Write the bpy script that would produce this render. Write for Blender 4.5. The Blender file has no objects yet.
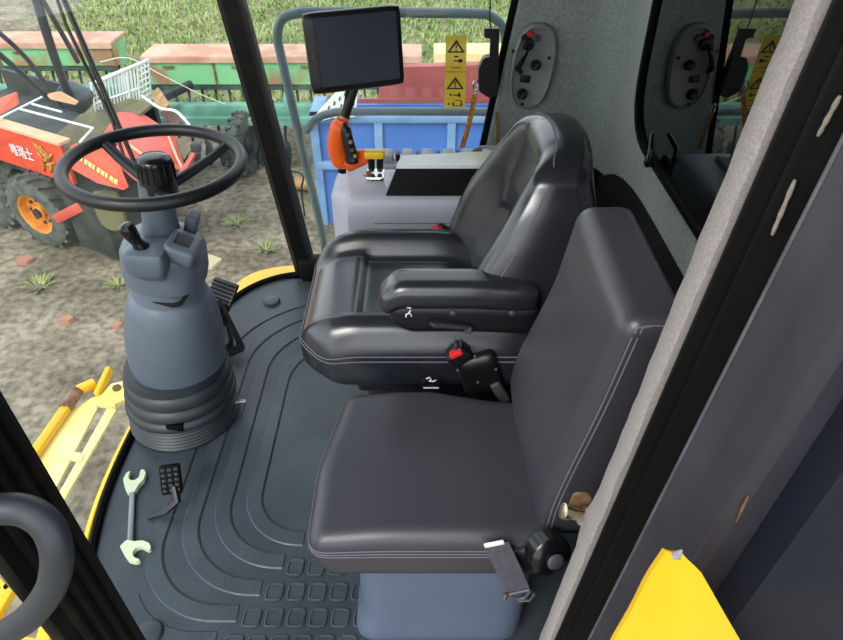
import bpy, bmesh, math, random
from math import sin, cos, pi, radians, sqrt
from mathutils import Vector, Matrix
from mathutils.geometry import tessellate_polygon
random.seed(7)
V = Vector
C = bpy.context.scene.collection
F = 640.0
TH = radians(39)
CAM = V((0, 0, 1.40))
def ray(px, py):
    a = (px - 421.5) / F; b = (320 - py) / F
    return V((a, cos(TH) + b * sin(TH), -sin(TH) + b * cos(TH)))
def at(px, py, x=None, y=None, z=None, t=None):
    d = ray(px, py)
    if x is not None: t = (x - CAM.x) / d.x
    elif y is not None: t = (y - CAM.y) / d.y
    elif z is not None: t = (z - CAM.z) / d.z
    return CAM + d * t
def lin(c):
    c = c / 255.0
    return c / 12.92 if c <= 0.04045 else ((c + 0.055) / 1.055) ** 2.4
def rgb(r, g, b): return (lin(r), lin(g), lin(b), 1)
# ------------------------------------------------------------------ materials
def mat(name, col, rough=0.5, metal=0.0, var=None, vscale=8, bump=0.0, bscale=60, spec=0.5, col2=None, detail=4, lo=0.4, hi=0.6, coat=0, sheen=0):
    m = bpy.data.materials.new(name); m.use_nodes = True
    nt = m.node_tree; N = nt.nodes; L = nt.links
    p = N['Principled BSDF']
    p.inputs['Base Color'].default_value = col
    p.inputs['Roughness'].default_value = rough
    p.inputs['Metallic'].default_value = metal
    p.inputs['Specular IOR Level'].default_value = spec
    p.inputs['Coat Weight'].default_value = coat
    p.inputs['Sheen Weight'].default_value = sheen
    tc = N.new('ShaderNodeTexCoord')
    if col2 is None and var: col2 = tuple(c * (1 - var) for c in col[:3]) + (1,)
    if col2 is not None:
        n = N.new('ShaderNodeTexNoise'); n.inputs['Scale'].default_value = vscale; n.inputs['Detail'].default_value = detail
        L.new(tc.outputs['Object'], n.inputs['Vector'])
        r = N.new('ShaderNodeValToRGB')
        r.color_ramp.elements[0].position = lo; r.color_ramp.elements[0].color = col2
        r.color_ramp.elements[1].position = hi; r.color_ramp.elements[1].color = col
        L.new(n.outputs['Fac'], r.inputs['Fac']); L.new(r.outputs['Color'], p.inputs['Base Color'])
    if bump:
        n2 = N.new('ShaderNodeTexNoise'); n2.inputs['Scale'].default_value = bscale; n2.inputs['Detail'].default_value = 3
        L.new(tc.outputs['Object'], n2.inputs['Vector'])
        b = N.new('ShaderNodeBump'); b.inputs['Strength'].default_value = bump; b.inputs['Distance'].default_value = 0.01
        L.new(n2.outputs['Fac'], b.inputs['Height']); L.new(b.outputs['Normal'], p.inputs['Normal'])
    return m
def glass(name, tint=(0.93, 0.96, 0.95, 1), refl=1.0):
    m = bpy.data.materials.new(name); m.use_nodes = True
    nt = m.node_tree; N = nt.nodes; L = nt.links
    for n in list(N): N.remove(n)
    out = N.new('ShaderNodeOutputMaterial'); mx = N.new('ShaderNodeMixShader')
    tr = N.new('ShaderNodeBsdfTransparent'); tr.inputs['Color'].default_value = tint
    gl = N.new('ShaderNodeBsdfGlossy'); gl.inputs['Roughness'].default_value = 0.0
    lw = N.new('ShaderNodeLayerWeight'); lw.inputs['Blend'].default_value = 0.5
    pw = N.new('ShaderNodeMath'); pw.operation = 'POWER'; pw.inputs[1].default_value = 4.0
    mu = N.new('ShaderNodeMath'); mu.operation = 'MULTIPLY_ADD'; mu.inputs[1].default_value = 0.9 * refl; mu.inputs[2].default_value = 0.07 * refl
    L.new(lw.outputs['Facing'], pw.inputs[0]); L.new(pw.outputs[0], mu.inputs[0]); L.new(mu.outputs[0], mx.inputs['Fac'])
    L.new(tr.outputs[0], mx.inputs[1]); L.new(gl.outputs[0], mx.inputs[2]); L.new(mx.outputs[0], out.inputs['Surface'])
    return m
M = {}
M['leather'] = mat('black_leather', rgb(33, 35, 42), 0.23, var=0.12, vscale=5, bump=0.06, bscale=420, spec=1.0)
M['leather2'] = mat('charcoal_vinyl', rgb(56, 55, 62), 0.37, var=0.10, vscale=4, bump=0.08, bscale=380, spec=0.6)
M['stitch'] = mat('grey_thread', rgb(96, 96, 108), 0.7)
M['black'] = mat('black_plastic', rgb(17, 17, 20), 0.42, bump=0.06, bscale=300)
M['gloss'] = mat('gloss_black', rgb(14, 14, 16), 0.22)
M['rubber'] = mat('black_rubber', rgb(6, 6, 7), 0.6, var=0.3, vscale=20, spec=0.12)
M['foam'] = mat('torn_foam', rgb(128, 120, 110), 0.9, var=0.25, vscale=200)
M['mat'] = mat('grey_mat_rubber', rgb(60, 67, 74), 0.40, col2=rgb(52, 59, 66), vscale=6, bump=0.12, bscale=130)
M['matrib'] = mat('mat_rib_rubber', rgb(62, 70, 77), 0.38, col2=rgb(55, 62, 69), vscale=9, bump=0.1, bscale=130)
M['matgroove'] = mat('mat_groove_rubber', rgb(22, 25, 29), 0.6)
M['column'] = mat('column_plastic', rgb(90, 100, 112), 0.38, col2=rgb(82, 92, 105), vscale=5, bump=0.05, bscale=500)
M['bellows'] = mat('bellows_rubber', rgb(42, 46, 52), 0.45, var=0.12, vscale=12)
M['console'] = mat('console_plastic', rgb(176, 176, 189), 0.45, col2=rgb(166, 167, 180), vscale=3, bump=0.04, bscale=400)
M['console2'] = mat('panel_grey', rgb(126, 128, 126), 0.45)
M['pale'] = mat('sky_gleam_plastic', rgb(226, 227, 228), 0.3, col2=rgb(206, 198, 172), vscale=7, lo=0.35, hi=0.5)  # light grey puts the sky reflection into the armrest lid colour
M['btn'] = mat('button_plastic', rgb(190, 194, 198), 0.4)
M['base'] = mat('seat_base_plastic', rgb(88, 99, 120), 0.42, var=0.08, vscale=4, bump=0.05, bscale=300)
M['felt'] = mat('grey_felt', rgb(152, 161, 156), 0.95, col2=rgb(132, 141, 137), vscale=160, detail=6, bump=0.25, bscale=300, spec=0.15, sheen=0.2)
M['feltedge'] = mat('worn_felt_trim', rgb(148, 142, 139), 0.9, col2=rgb(134, 129, 127), vscale=420, detail=3, bump=0.05, bscale=400, spec=0.2)
M['litedge'] = mat('lit_edge_paint', rgb(90, 88, 94), 0.5, var=0.3, vscale=30)  # paler than the jamb, paints in the light its ridge catches
M['jamb'] = mat('dark_painted_steel', rgb(54, 53, 61), 0.45, col2=rgb(46, 45, 53), vscale=7, bump=0.06, bscale=40)
M['navy'] = mat('navy_black_panel', rgb(17, 22, 36), 0.6, col2=rgb(23, 26, 36), vscale=6, bump=0.05, bscale=40, spec=0.25)
M['void'] = mat('black_backing', rgb(9, 9, 10), 0.8)
M['frame'] = mat('black_painted_frame', rgb(9, 9, 9), 0.5, spec=0.2, col2=rgb(22, 19, 16), vscale=14, lo=0.3, hi=0.45)
M['chrome'] = mat('chrome', (0.75, 0.75, 0.74, 1), 0.16, metal=1)
M['zinc'] = mat('zinc_bolt', rgb(222, 218, 208), 0.25, metal=1, col2=rgb(196, 180, 150), vscale=30)
M['rustplate'] = mat('rusty_plate', rgb(150, 118, 88), 0.6, metal=0.3, col2=rgb(104, 78, 58), vscale=30)
M['wrench'] = mat('pale_green_paint', rgb(208, 220, 186), 0.4, col2=rgb(164, 176, 146), vscale=24, lo=0.3, hi=0.42)
M['wrenchbar'] = mat('worn_steel', rgb(140, 146, 148), 0.35, metal=0.7)
M['yellow'] = mat('yellow_paint', rgb(236, 182, 20), 0.33, var=0.08, vscale=5)
M['yellowpale'] = mat('sunbleached_yellow', rgb(246, 234, 158), 0.45, col2=rgb(238, 214, 112), vscale=4)
M['orange'] = mat('orange_plastic', rgb(236, 92, 14), 0.38)
M['yellowcap'] = mat('yellow_cap', rgb(235, 190, 30), 0.35)
M['red'] = mat('signal_red', rgb(205, 35, 38), 0.4)
M['screen'] = mat('dark_screen', rgb(58, 66, 76), 0.25)
M['rail'] = mat('grey_rail_paint', rgb(118, 134, 138), 0.4, col2=rgb(102, 118, 122), vscale=9)
M['strap'] = mat('orange_webbing', rgb(214, 140, 30), 0.7, col2=rgb(150, 96, 26), vscale=90)
M['strapdull'] = mat('brown_webbing', rgb(140, 104, 50), 0.8, col2=rgb(108, 80, 40), vscale=90)
M['sticker'] = mat('yellow_sticker', rgb(232, 208, 40), 0.5)
M['sticker'].node_tree.nodes['Principled BSDF'].inputs['Alpha'].default_value = 0.72
M['ink'] = mat('black_ink', rgb(24, 22, 14), 0.6)
M['white'] = mat('white_paint', rgb(226, 230, 230), 0.45)
M['webbing'] = mat('grey_belt_webbing', rgb(78, 76, 86), 0.7, var=0.2, vscale=120)
M['bracket'] = mat('grey_bracket', rgb(84, 86, 92), 0.4, metal=0.4)
# outside
M['mred'] = mat('machine_red', rgb(222, 80, 48), 0.42, col2=rgb(206, 68, 42), vscale=3)
M['sred'] = mat('faded_red', rgb(212, 96, 84), 0.5, col2=rgb(190, 80, 68), vscale=3)
M['cream'] = mat('cream_rim', rgb(214, 176, 138), 0.55, var=0.12, vscale=6)
M['mdark'] = mat('dark_machine', rgb(52, 62, 60), 0.55, col2=rgb(36, 42, 42), vscale=5)
M['olive'] = mat('dusty_olive_sheet', rgb(112, 108, 78), 0.7, col2=rgb(92, 88, 64), vscale=5)
M['arm'] = mat('slate_steel', rgb(58, 66, 72), 0.5, var=0.2, vscale=6)
M['tyre'] = mat('dusty_tyre', rgb(86, 94, 88), 0.8, col2=rgb(62, 68, 64), vscale=12)
M['rim'] = mat('orange_rim', rgb(226, 142, 36), 0.5, col2=rgb(190, 110, 36), vscale=9)
M['green'] = mat('drill_green', rgb(122, 190, 136), 0.55, col2=rgb(104, 172, 120), vscale=3)
M['greenrust'] = mat('rusting_green', rgb(124, 192, 136), 0.6, col2=rgb(158, 122, 88), vscale=1.6, lo=0.36, hi=0.46)
M['rustlid'] = mat('rusted_lid', rgb(206, 166, 142), 0.65, col2=rgb(178, 132, 108), vscale=2.5)
M['teal'] = mat('teal_toolbar', rgb(118, 174, 152), 0.55, col2=rgb(96, 148, 130), vscale=4)
M['darkgreen'] = mat('dark_green_tine', rgb(62, 88, 76), 0.6, col2=rgb(44, 58, 52), vscale=6)
M['blue'] = mat('trailer_blue', rgb(64, 114, 190), 0.5, col2=rgb(56, 104, 178), vscale=2)
M['bluelight'] = mat('trailer_rim_blue', rgb(116, 152, 190), 0.5, col2=rgb(96, 132, 172), vscale=4)
M['maroon'] = mat('faded_maroon', rgb(164, 84, 78), 0.55, col2=rgb(146, 72, 68), vscale=2)
M['crate'] = mat('white_crate', rgb(214, 226, 224), 0.5)
M['wood'] = mat('wood', rgb(186, 150, 106), 0.7, col2=rgb(150, 116, 80), vscale=10)
M['darkwood'] = mat('dark_wood', rgb(88, 64, 48), 0.7, col2=rgb(66, 48, 36), vscale=10)
M['gold'] = mat('gold_emblem', rgb(212, 170, 66), 0.45, col2=rgb(120, 74, 30), vscale=26)
M['limetext'] = mat('lime_lettering', rgb(206, 210, 120), 0.5)
M['pinklid'] = mat('pale_board', rgb(232, 206, 150), 0.6)
M['brick'] = mat('brick', rgb(168, 122, 100), 0.9)
M['paper'] = mat('dry_cardboard', rgb(196, 186, 150), 0.8)
M['leaf'] = mat('weed_leaf', rgb(126, 142, 76), 0.7, col2=rgb(150, 156, 100), vscale=5)
M['crop'] = mat('crop_leaf', rgb(126, 156, 76), 0.7, col2=rgb(164, 180, 112), vscale=0.9)
M['glass'] = glass('clear_glass')
M['glassdark'] = glass('dark_rear_glass', (0.22, 0.25, 0.25, 1), 1.5)
def ground_mat():
    m = mat('dirt_yard', rgb(154, 144, 124), 0.95, col2=rgb(118, 110, 94), vscale=1.6, detail=12, bump=0.9, bscale=22, spec=0.1)
    nt = m.node_tree; N = nt.nodes; L = nt.links; p = N['Principled BSDF']
    src = p.inputs['Base Color'].links[0].from_socket
    tc = [n for n in N if n.type == 'TEX_COORD'][0]
    n = N.new('ShaderNodeTexNoise'); n.inputs['Scale'].default_value = 0.9; n.inputs['Detail'].default_value = 6
    L.new(tc.outputs['Object'], n.inputs['Vector'])
    r = N.new('ShaderNodeValToRGB'); r.color_ramp.elements[0].position = 0.56; r.color_ramp.elements[1].position = 0.68
    r.color_ramp.elements[0].color = (0, 0, 0, 1); r.color_ramp.elements[1].color = (0.55, 0.55, 0.55, 1)
    L.new(n.outputs['Fac'], r.inputs['Fac'])
    mx = N.new('ShaderNodeMix'); mx.data_type = 'RGBA'; mx.inputs[7].default_value = rgb(138, 148, 92)
    L.new(r.outputs['Color'], mx.inputs[0]); L.new(src, mx.inputs[6])
    n3 = N.new('ShaderNodeTexNoise'); n3.inputs['Scale'].default_value = 14; n3.inputs['Detail'].default_value = 5
    L.new(tc.outputs['Object'], n3.inputs['Vector'])
    r3 = N.new('ShaderNodeValToRGB'); r3.color_ramp.elements[0].position = 0.36; r3.color_ramp.elements[1].position = 0.62
    r3.color_ramp.elements[0].color = (0.55, 0.55, 0.55, 1); r3.color_ramp.elements[1].color = (1.1, 1.1, 1.1, 1)
    L.new(n3.outputs['Fac'], r3.inputs['Fac'])
    mu = N.new('ShaderNodeMix'); mu.data_type = 'RGBA'; mu.blend_type = 'MULTIPLY'; mu.inputs[0].default_value = 1
    L.new(mx.outputs[2], mu.inputs[6]); L.new(r3.outputs['Color'], mu.inputs[7]); L.new(mu.outputs[2], p.inputs['Base Color'])
    return m
M['ground'] = ground_mat()
M['fieldsoil'] = mat('field_soil', rgb(138, 132, 104), 0.95, col2=rgb(112, 116, 78), vscale=2.2, detail=8, bump=0.8, bscale=8, spec=0.1)
# ------------------------------------------------------------------ mesh builder
class MB:
    def __init__(s): s.bm = bmesh.new()
    def poly_ring_loft(s, rings, close=True, cap=True):
        bm = s.bm
        vs = [[bm.verts.new(p) for p in r] for r in rings]
        n = len(vs[0])
        for a, b in zip(vs[:-1], vs[1:]):
            for i in range(n if close else n - 1):
                j = (i + 1) % n
                bm.faces.new((a[i], a[j], b[j], b[i]))
        if cap and close:
            bm.faces.new(list(reversed(vs[0]))); bm.faces.new(vs[-1])
        return s
    def box(s, lo, hi, bev=0.0, R=None, piv=None):
        t = bmesh.new()
        bmesh.ops.create_cube(t, size=1)
        lo = V(lo); hi = V(hi); c = (lo + hi) / 2; d = hi - lo
        for v in t.verts: v.co = V((v.co.x * d.x, v.co.y * d.y, v.co.z * d.z))
        if bev: bmesh.ops.bevel(t, geom=list(t.edges), offset=bev, segments=2, affect='EDGES', profile=0.5)
        for v in t.verts:
            if R is not None: v.co = R @ v.co
            v.co += c
        s._merge(t); return s
    def obox(s, c, size, R=None, bev=0.0):
        c = V(c); h = V(size) / 2
        return s.box(c - h, c + h, bev, R)
    def _merge(s, t):
        me = bpy.data.meshes.new('tmp'); t.to_mesh(me); t.free(); s.bm.from_mesh(me); bpy.data.meshes.remove(me)
    def beam(s, p0, p1, w, h, bev=0.0, up=(0, 0, 1)):
        p0 = V(p0); p1 = V(p1); d = (p1 - p0); L = d.length; d.normalize()
        u = V(up)
        if abs(d.dot(u)) > 0.98: u = V((1, 0, 0))
        sd = d.cross(u).normalized(); u = sd.cross(d)
        R = Matrix((sd, d, u)).transposed()
        return s.obox((p0 + p1) / 2, (w, L, h), R, bev)
    def tube(s, path, r, seg=12, closed=False, flat=1.0):
        P = [V(p) for p in path]; n = len(P)
        rr = r if isinstance(r, (list, tuple)) else [r] * n
        T = []
        for i in range(n):
            a = P[(i - 1) % n] if (closed or i > 0) else P[i]
            b = P[(i + 1) % n] if (closed or i < n - 1) else P[i]
            T.append((b - a).normalized())
        u = V((0, 0, 1)) if abs(T[0].z) < 0.9 else V((1, 0, 0))
        rings = []
        for i in range(n):
            u = (u - T[i] * u.dot(T[i]))
            u = u.normalized() if u.length > 1e-6 else T[i].orthogonal().normalized()
            w = T[i].cross(u)
            rings.append([P[i] + (u * cos(2 * pi * k / seg) * flat + w * sin(2 * pi * k / seg)) * rr[i] for k in range(seg)])
        if closed: rings.append(rings[0])
        if closed:
            vs = [[s.bm.verts.new(p) for p in rg] for rg in rings[:-1]]; vs.append(vs[0])
            for a, b in zip(vs[:-1], vs[1:]):
                for i in range(seg):
                    j = (i + 1) % seg; s.bm.faces.new((a[i], a[j], b[j], b[i]))
            return s
        return s.poly_ring_loft(rings)
    def cyl(s, p0, p1, r0, r1=None, seg=20): return s.tube([p0, p1], [r0, r0 if r1 is None else r1], seg)
    def lathe(s, prof, org=(0, 0, 0), R=None, seg=40, cap=True):
        org = V(org); rings = []
        for r, z in prof:
            ring = []
            for k in range(seg):
                p = V((r * cos(2 * pi * k / seg), r * sin(2 * pi * k / seg), z))
                ring.append((R @ p if R is not None else p) + org)
            rings.append(ring)
        return s.poly_ring_loft(rings, cap=cap)
    def plate(s, outer, holes, f, th):
        """2-D outline (with holes) mapped by f(u, v, w) to space, w from 0 to th"""
        loops = [[V((a, b, 0)) for a, b in outer]] + [[V((a, b, 0)) for a, b in h] for h in holes]
        tris = tessellate_polygon(loops)
        flat = [p for l in loops for p in l]
        A = [s.bm.verts.new(f(p.x, p.y, 0)) for p in flat]; B = [s.bm.verts.new(f(p.x, p.y, th)) for p in flat]
        for t in tris:
            try: s.bm.faces.new([A[i] for i in t]); s.bm.faces.new([B[i] for i in reversed(t)])
            except ValueError: pass
        o = 0
        for l in loops:
            n = len(l)
            for i in range(n):
                j = (i + 1) % n
                try: s.bm.faces.new((A[o + i], A[o + j], B[o + j], B[o + i]))
                except ValueError: pass
            o += n
        return s
    def rbox(s, c, h, r, n=(12, 12, 6), deform=None):
        c = V(c)
        t = bmesh.new()
        cache = {}
        def vert(p):
            k = (round(p[0], 5), round(p[1], 5), round(p[2], 5))
            if k not in cache:
                q = rb(h, r, p)
                q = deform(q, p) if deform else q
                cache[k] = t.verts.new(q + c)
            return cache[k]
        for ax in range(3):
            a1, a2 = (ax + 1) % 3, (ax + 2) % 3
            for sg in (-1, 1):
                for i in range(n[a1]):
                    for j in range(n[a2]):
                        q = []
                        for di, dj in ((0, 0), (1, 0), (1, 1), (0, 1)):
                            p = [0, 0, 0]; p[ax] = sg
                            p[a1] = -1 + 2 * (i + di) / n[a1]; p[a2] = -1 + 2 * (j + dj) / n[a2]
                            q.append(vert(p))
                        if sg < 0: q.reverse()
                        try: t.faces.new(q)
                        except ValueError: pass
        s._merge(t); return s
    def build(s, name, m, parent=None, org=None, angle=38, smooth=True, fix=True):
        if fix: bmesh.ops.recalc_face_normals(s.bm, faces=list(s.bm.faces))
        me = bpy.data.meshes.new(name)
        if parent is not None: o0 = V(parent['_org'])
        elif org is not None: o0 = V(org)
        else:
            xs = [v.co for v in s.bm.verts]
            lo = V([min(p[i] for p in xs) for i in range(3)]); hi = V([max(p[i] for p in xs) for i in range(3)])
            o0 = V(((lo.x + hi.x) / 2, (lo.y + hi.y) / 2, lo.z))
        bmesh.ops.translate(s.bm, verts=list(s.bm.verts), vec=-o0)
        s.bm.to_mesh(me); s.bm.free()
        if smooth:
            me.polygons.foreach_set('use_smooth', [True] * len(me.polygons))
            me.set_sharp_from_angle(angle=radians(angle))
        me.materials.append(M[m] if isinstance(m, str) else m)
        ob = bpy.data.objects.new(name, me); C.objects.link(ob)
        ob['_org'] = tuple(o0)
        if parent is not None: ob.parent = parent
        else: ob.location = o0
        ALL.append(ob)
        return ob
ALL = []
def rb(h, r, p):
    q = V((p[0] * h[0], p[1] * h[1], p[2] * h[2]))
    i = V([max(-(h[k] - r), min(h[k] - r, q[k])) for k in range(3)])
    d = q - i
    # blend towards the rounded corner
    if d.length > 1e-9:
        k = sum(1 for e in d if abs(e) > 1e-9)
        if k > 1:
            return i + d.normalized() * r * (max(abs(e) for e in d) / r)
        return q
    return q
def thing(name, loc, label, cat, group=None):
    o = bpy.data.objects.new(name, None); C.objects.link(o)
    o.location = loc; o['_org'] = tuple(loc); o.empty_display_size = 0.05
    o['label'] = label; o['category'] = cat
    if group: o['group'] = group
    ALL.append(o); return o
def tag(o, label, cat, group=None, kind=None):
    o['label'] = label; o['category'] = cat
    if group: o['group'] = group
    if kind: o['kind'] = kind
    return o
def struct(o, label=None, cat=None):
    o['kind'] = 'structure'
    if label: o['label'] = label
    if cat: o['category'] = cat
    return o
def copy_tree(o, loc=None, rotz=None, label=None, parent=None):
    c = o.copy(); C.objects.link(c)
    if parent is not None: c.parent = parent
    for ch in [k for k in ALL if k.parent == o]: copy_tree(ch, parent=c)
    if loc is not None: c.location = loc
    if rotz is not None: c.rotation_euler.z = rotz
    if label: c['label'] = label
    ALL.append(c); return c
def RX(a): return Matrix.Rotation(a, 3, 'X')
def RY(a): return Matrix.Rotation(a, 3, 'Y')
def RZ(a): return Matrix.Rotation(a, 3, 'Z')
def sm(a, b, x):
    t = max(0, min(1, (x - a) / (b - a))); return t * t * (3 - 2 * t)
def spline(pts, k=8, closed=False):
    P = [V(p) for p in pts]; n = len(P); out = []
    for i in range(n if closed else n - 1):
        p1, p2 = P[i], P[(i + 1) % n]
        p0 = P[(i - 1) % n] if (closed or i > 0) else p1 * 2 - p2
        p3 = P[(i + 2) % n] if (closed or i + 2 < n) else p2 * 2 - p1
        for j in range(k):
            t = j / k
            out.append(0.5 * ((2 * p1) + (p2 - p0) * t + (2 * p0 - 5 * p1 + 4 * p2 - p3) * t * t + (3 * p1 - p0 - 3 * p2 + p3) * t ** 3))
    if not closed: out.append(P[-1])
    return out
def round_poly(pts, r, k=6):
    out = []; n = len(pts)
    for i in range(n):
        a = V((*pts[i - 1], 0)); b = V((*pts[i], 0)); c = V((*pts[(i + 1) % n], 0))
        ri = r[i] if isinstance(r, (list, tuple)) else r
        ri = min(ri, (a - b).length * 0.49, (c - b).length * 0.49)
        p = b + (a - b).normalized() * ri; q = b + (c - b).normalized() * ri
        for j in range(k + 1):
            t = j / k
            w = p * (1 - t) ** 2 + b * 2 * t * (1 - t) + q * t * t
            out.append((w.x, w.y))
    return out
# ================================================================== THE CAB SHELL
YL, YR = 0.45, 2.0            # door plane / far side plane
XR = 0.59                     # rear wall
# plan of the floor (bulging windshield)
front = spline([(-0.42, 2.0, 0), (-0.55, 1.965, 0), (-0.655, 1.88, 0), (-0.735, 1.72, 0), (-0.80, 1.48, 0), (-0.83, 1.2, 0), (-0.815, 0.92, 0), (-0.74, 0.68, 0), (-0.58, 0.50, 0), (-0.42, 0.44, 0)], 5)
plan = [(p.x, p.y) for p in front] + [(0.2, 0.44), (0.6, 0.44), (0.6, 2.0)]
struct(MB().plate(plan, [], lambda u, v, w: V((u, v, -0.07 + w)), 0.07).build('floor', 'void', angle=30), 'black cab floor slab', 'floor')
ceil_plan = [(p.x * 1.22 - 0.03, p.y) for p in front] + [(0.62, 0.42), (0.62, 2.02)]
struct(MB().plate(ceil_plan, [], lambda u, v, w: V((u, v, 1.60 + w)), 0.08).build('ceiling', 'felt', angle=30), 'grey felt cab roof', 'ceiling')
# rear felt wall with the window opening
FT = 0.57
def fw(u, v, w): return V((XR + w, u, v))
win = round_poly([(0.52, 0.70), (1.70, 0.70), (1.73, 1.50), (0.52, 1.50)], [0.04, 0.17, 0.1, 0.04], 8)
outer = [(0.46, FT)] + [(1.4, FT), (1.52, FT - 0.002), (1.62, FT - 0.010), (1.72, FT - 0.028), (1.81, FT - 0.058), (1.90, FT - 0.105)] + [(1.90, 1.6), (0.46, 1.6)]
struct(MB().plate(outer, [win], fw, 0.03).build('wall_rear', 'felt'), 'grey felt rear wall of the cab', 'wall')
# far side post with rounded corner
def edge_x(z): return 0.205 + 0.15 * (z - 0.5)
mb = MB(); rings = []
for i in range(25):
    z = 0.46 + (1.6 - 0.46) * i / 24
    ring = [V((edge_x(z), 2.03, z)), V((edge_x(z) - 0.004, 2.01, z)), V((edge_x(z) + 0.012, 1.998, z))]
    for k in range(1, 9): ring.append(V((edge_x(z) + 0.012 + (0.49 - edge_x(z) - 0.012) * k / 8, 2.0, z)))
    for k in range(1, 9):
        a = pi / 2 * k / 8
        ring.append(V((0.49 + 0.10 * sin(a), 1.90 + 0.10 * cos(a), z)))
    ring += [V((XR + 0.03, 1.90, z)), V((XR + 0.03, 2.03, z))]
    rings.append(ring)
mb.poly_ring_loft(rings)
struct(mb.build('wall_right', 'felt'), 'grey felt corner post beyond the driver seat', 'wall')
# lower black panelling under the felt
mb = MB(); mb.box((XR + 0.012, 0.46, -0.0), (XR + 0.028, 2.0, FT + 0.0)); mb.box((0.2, 2.012, 0.0), (0.61, 2.03, 0.465))
struct(mb.build('trim_1', 'void'), 'black lower panel behind the seats', 'trim')
# rear window seal, pane, dark engine wall behind
w_in = round_poly([(0.535, 0.715), (1.685, 0.715), (1.715, 1.485), (0.535, 1.485)], [0.04, 0.16, 0.1, 0.04], 8)
wf = struct(MB().plate(win, [w_in], lambda u, v, w: V((XR - 0.024 + w, u, v)), 0.03).build('window_1', 'rubber'), 'dark rear window in the felt wall', 'window')
MB().plate(w_in, [], lambda u, v, w: V((XR - 0.014 + w, u, v)), 0.004).build('pane', 'glassdark', wf)
mb = MB(); mb.box((1.0, 0.3, -0.3), (1.05, 2.03, 2.0)); mb.box((0.63, 1.98, -0.3), (1.05, 2.03, 2.0))
struct(mb.build('wall_engine', 'void'), 'dark engine cover wall outside the rear window', 'wall')
# rear window latch
t = thing('window_latch', at(652, 160, x=XR - 0.03), 'black folding latch at the lower corner of the rear window', 'latch')
c = at(651, 158, x=XR - 0.028)
mb = MB(); mb.obox(at(649, 161, x=XR - 0.034), (0.02, 0.022, 0.028), RX(0.3), 0.006); mb.build('latch_base', 'gloss', t)
mb = MB(); mb.tube([at(649, 162, x=XR - 0.045), at(651, 150, x=XR - 0.045), at(652, 134, x=XR - 0.034)], [0.009, 0.007, 0.005], 10); mb.build('handle', 'gloss', t)

# near rear corner (door jamb) - leaning profile
def lean(z): return 0.07 * (z - 0.45)
def prof(poly, z0, z1, n=2):
    mb = MB(); rings = []
    for i in range(n):
        z = z0 + (z1 - z0) * i / (n - 1)
        rings.append([V((x + lean(z), y, z)) for x, y in poly])
    return mb.poly_ring_loft(rings)
struct(prof([(0.20, 0.46), (0.20, 0.283), (0.36, 0.283), (0.36, 0.46)], -0.3, 1.62).build('wall_left', 'jamb'), 'dark door pillar body beside the passenger seat', 'wall')
# felt trim with wavy worn edge
mb = MB(); rings = []
rnd = random.Random(3)
for i in range(80):
    z = 0.0 + 1.6 * i / 79
    j = rnd.uniform(-0.0016, 0.0016); b = 0.012 * math.exp(-((z - 0.70) / 0.035) ** 2)
    j2 = rnd.uniform(-0.002, 0.002)
    x = 0.19 + lean(z)
    rings.append([V((x, 0.436 + j2, z)), V((x - 0.003, 0.440 + j2, z)), V((x - 0.003, 0.461 + b + j, z)), V((x, 0.466 + b + j, z)), V((x + 0.012, 0.466 + b + j, z)), V((x + 0.012, 0.436, z))])
mb.poly_ring_loft(rings)
struct(mb.build('trim_2', 'feltedge'), 'worn grey felt trim on the door pillar', 'trim')
seal = prof([(0.203, 0.436), (0.197, 0.434), (0.191, 0.427), (0.189, 0.418), (0.193, 0.410), (0.199, 0.407), (0.193, 0.401), (0.188, 0.393), (0.188, 0.384), (0.193, 0.377), (0.198, 0.373), (0.197, 0.357), (0.203, 0.356)], 0.0, 1.6)
struct(seal.build('trim_3', 'rubber', angle=60), 'ribbed black rubber door seal on the pillar', 'trim')
jb = prof([(0.203, 0.356), (0.190, 0.355), (0.187, 0.352), (0.187, 0.348), (0.190, 0.344), (0.192, 0.32), (0.190, 0.288), (0.192, 0.284), (0.203, 0.282)], 0.0, 1.6)
struct(prof([(0.1895, 0.3555), (0.1865, 0.3545), (0.1860, 0.3525), (0.1870, 0.3510)], 0.0, 1.6).build('trim_10', 'litedge', angle=60), 'pale strip painted as light caught along the door jamb flange', 'trim')
struct(jb.build('trim_4', 'jamb', angle=50), 'dark grey steel door jamb flange', 'trim')
mb = MB()
for (p, q) in (((840, 96), (818, 136)), ((795, 180), (772, 235))):
    rr_ = []
    for i in range(9):
        c_ = (p[0] + (q[0] - p[0]) * i / 8, p[1] + (q[1] - p[1]) * i / 8)
        g_ = at(*c_, x=0.238); rr_.append(at(*c_, x=0.1875 + lean(g_.z)))
    mb.tube(rr_, [0.001] + [0.0015 + 0.0003 * sin(i * 2.1) for i in range(7)] + [0.001], 8)
o = mb.build('trim_5', 'foam', angle=40); struct(o, 'torn beige foam strips showing on the black seal', 'trim')
# outer navy side panel
mb = MB()
mb.plate([(0.203, -0.4), (1.3, -0.4), (1.3, 1.7), (0.29, 1.7)], [], lambda u, v, w: V((u, 0.252 + w, v)), 0.03)
struct(mb.build('wall_outer', 'navy'), 'dark navy outer cab side panel', 'wall')
mb = MB(); mb.tube([at(748, 496, y=0.281), at(742, 508, y=0.281), at(736, 522, y=0.281)], [0.0006, 0.0015, 0.0006], 6, flat=0.6)
struct(mb.build('trim_6', 'rustplate'), 'small rust scar on the jamb edge', 'trim')

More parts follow.
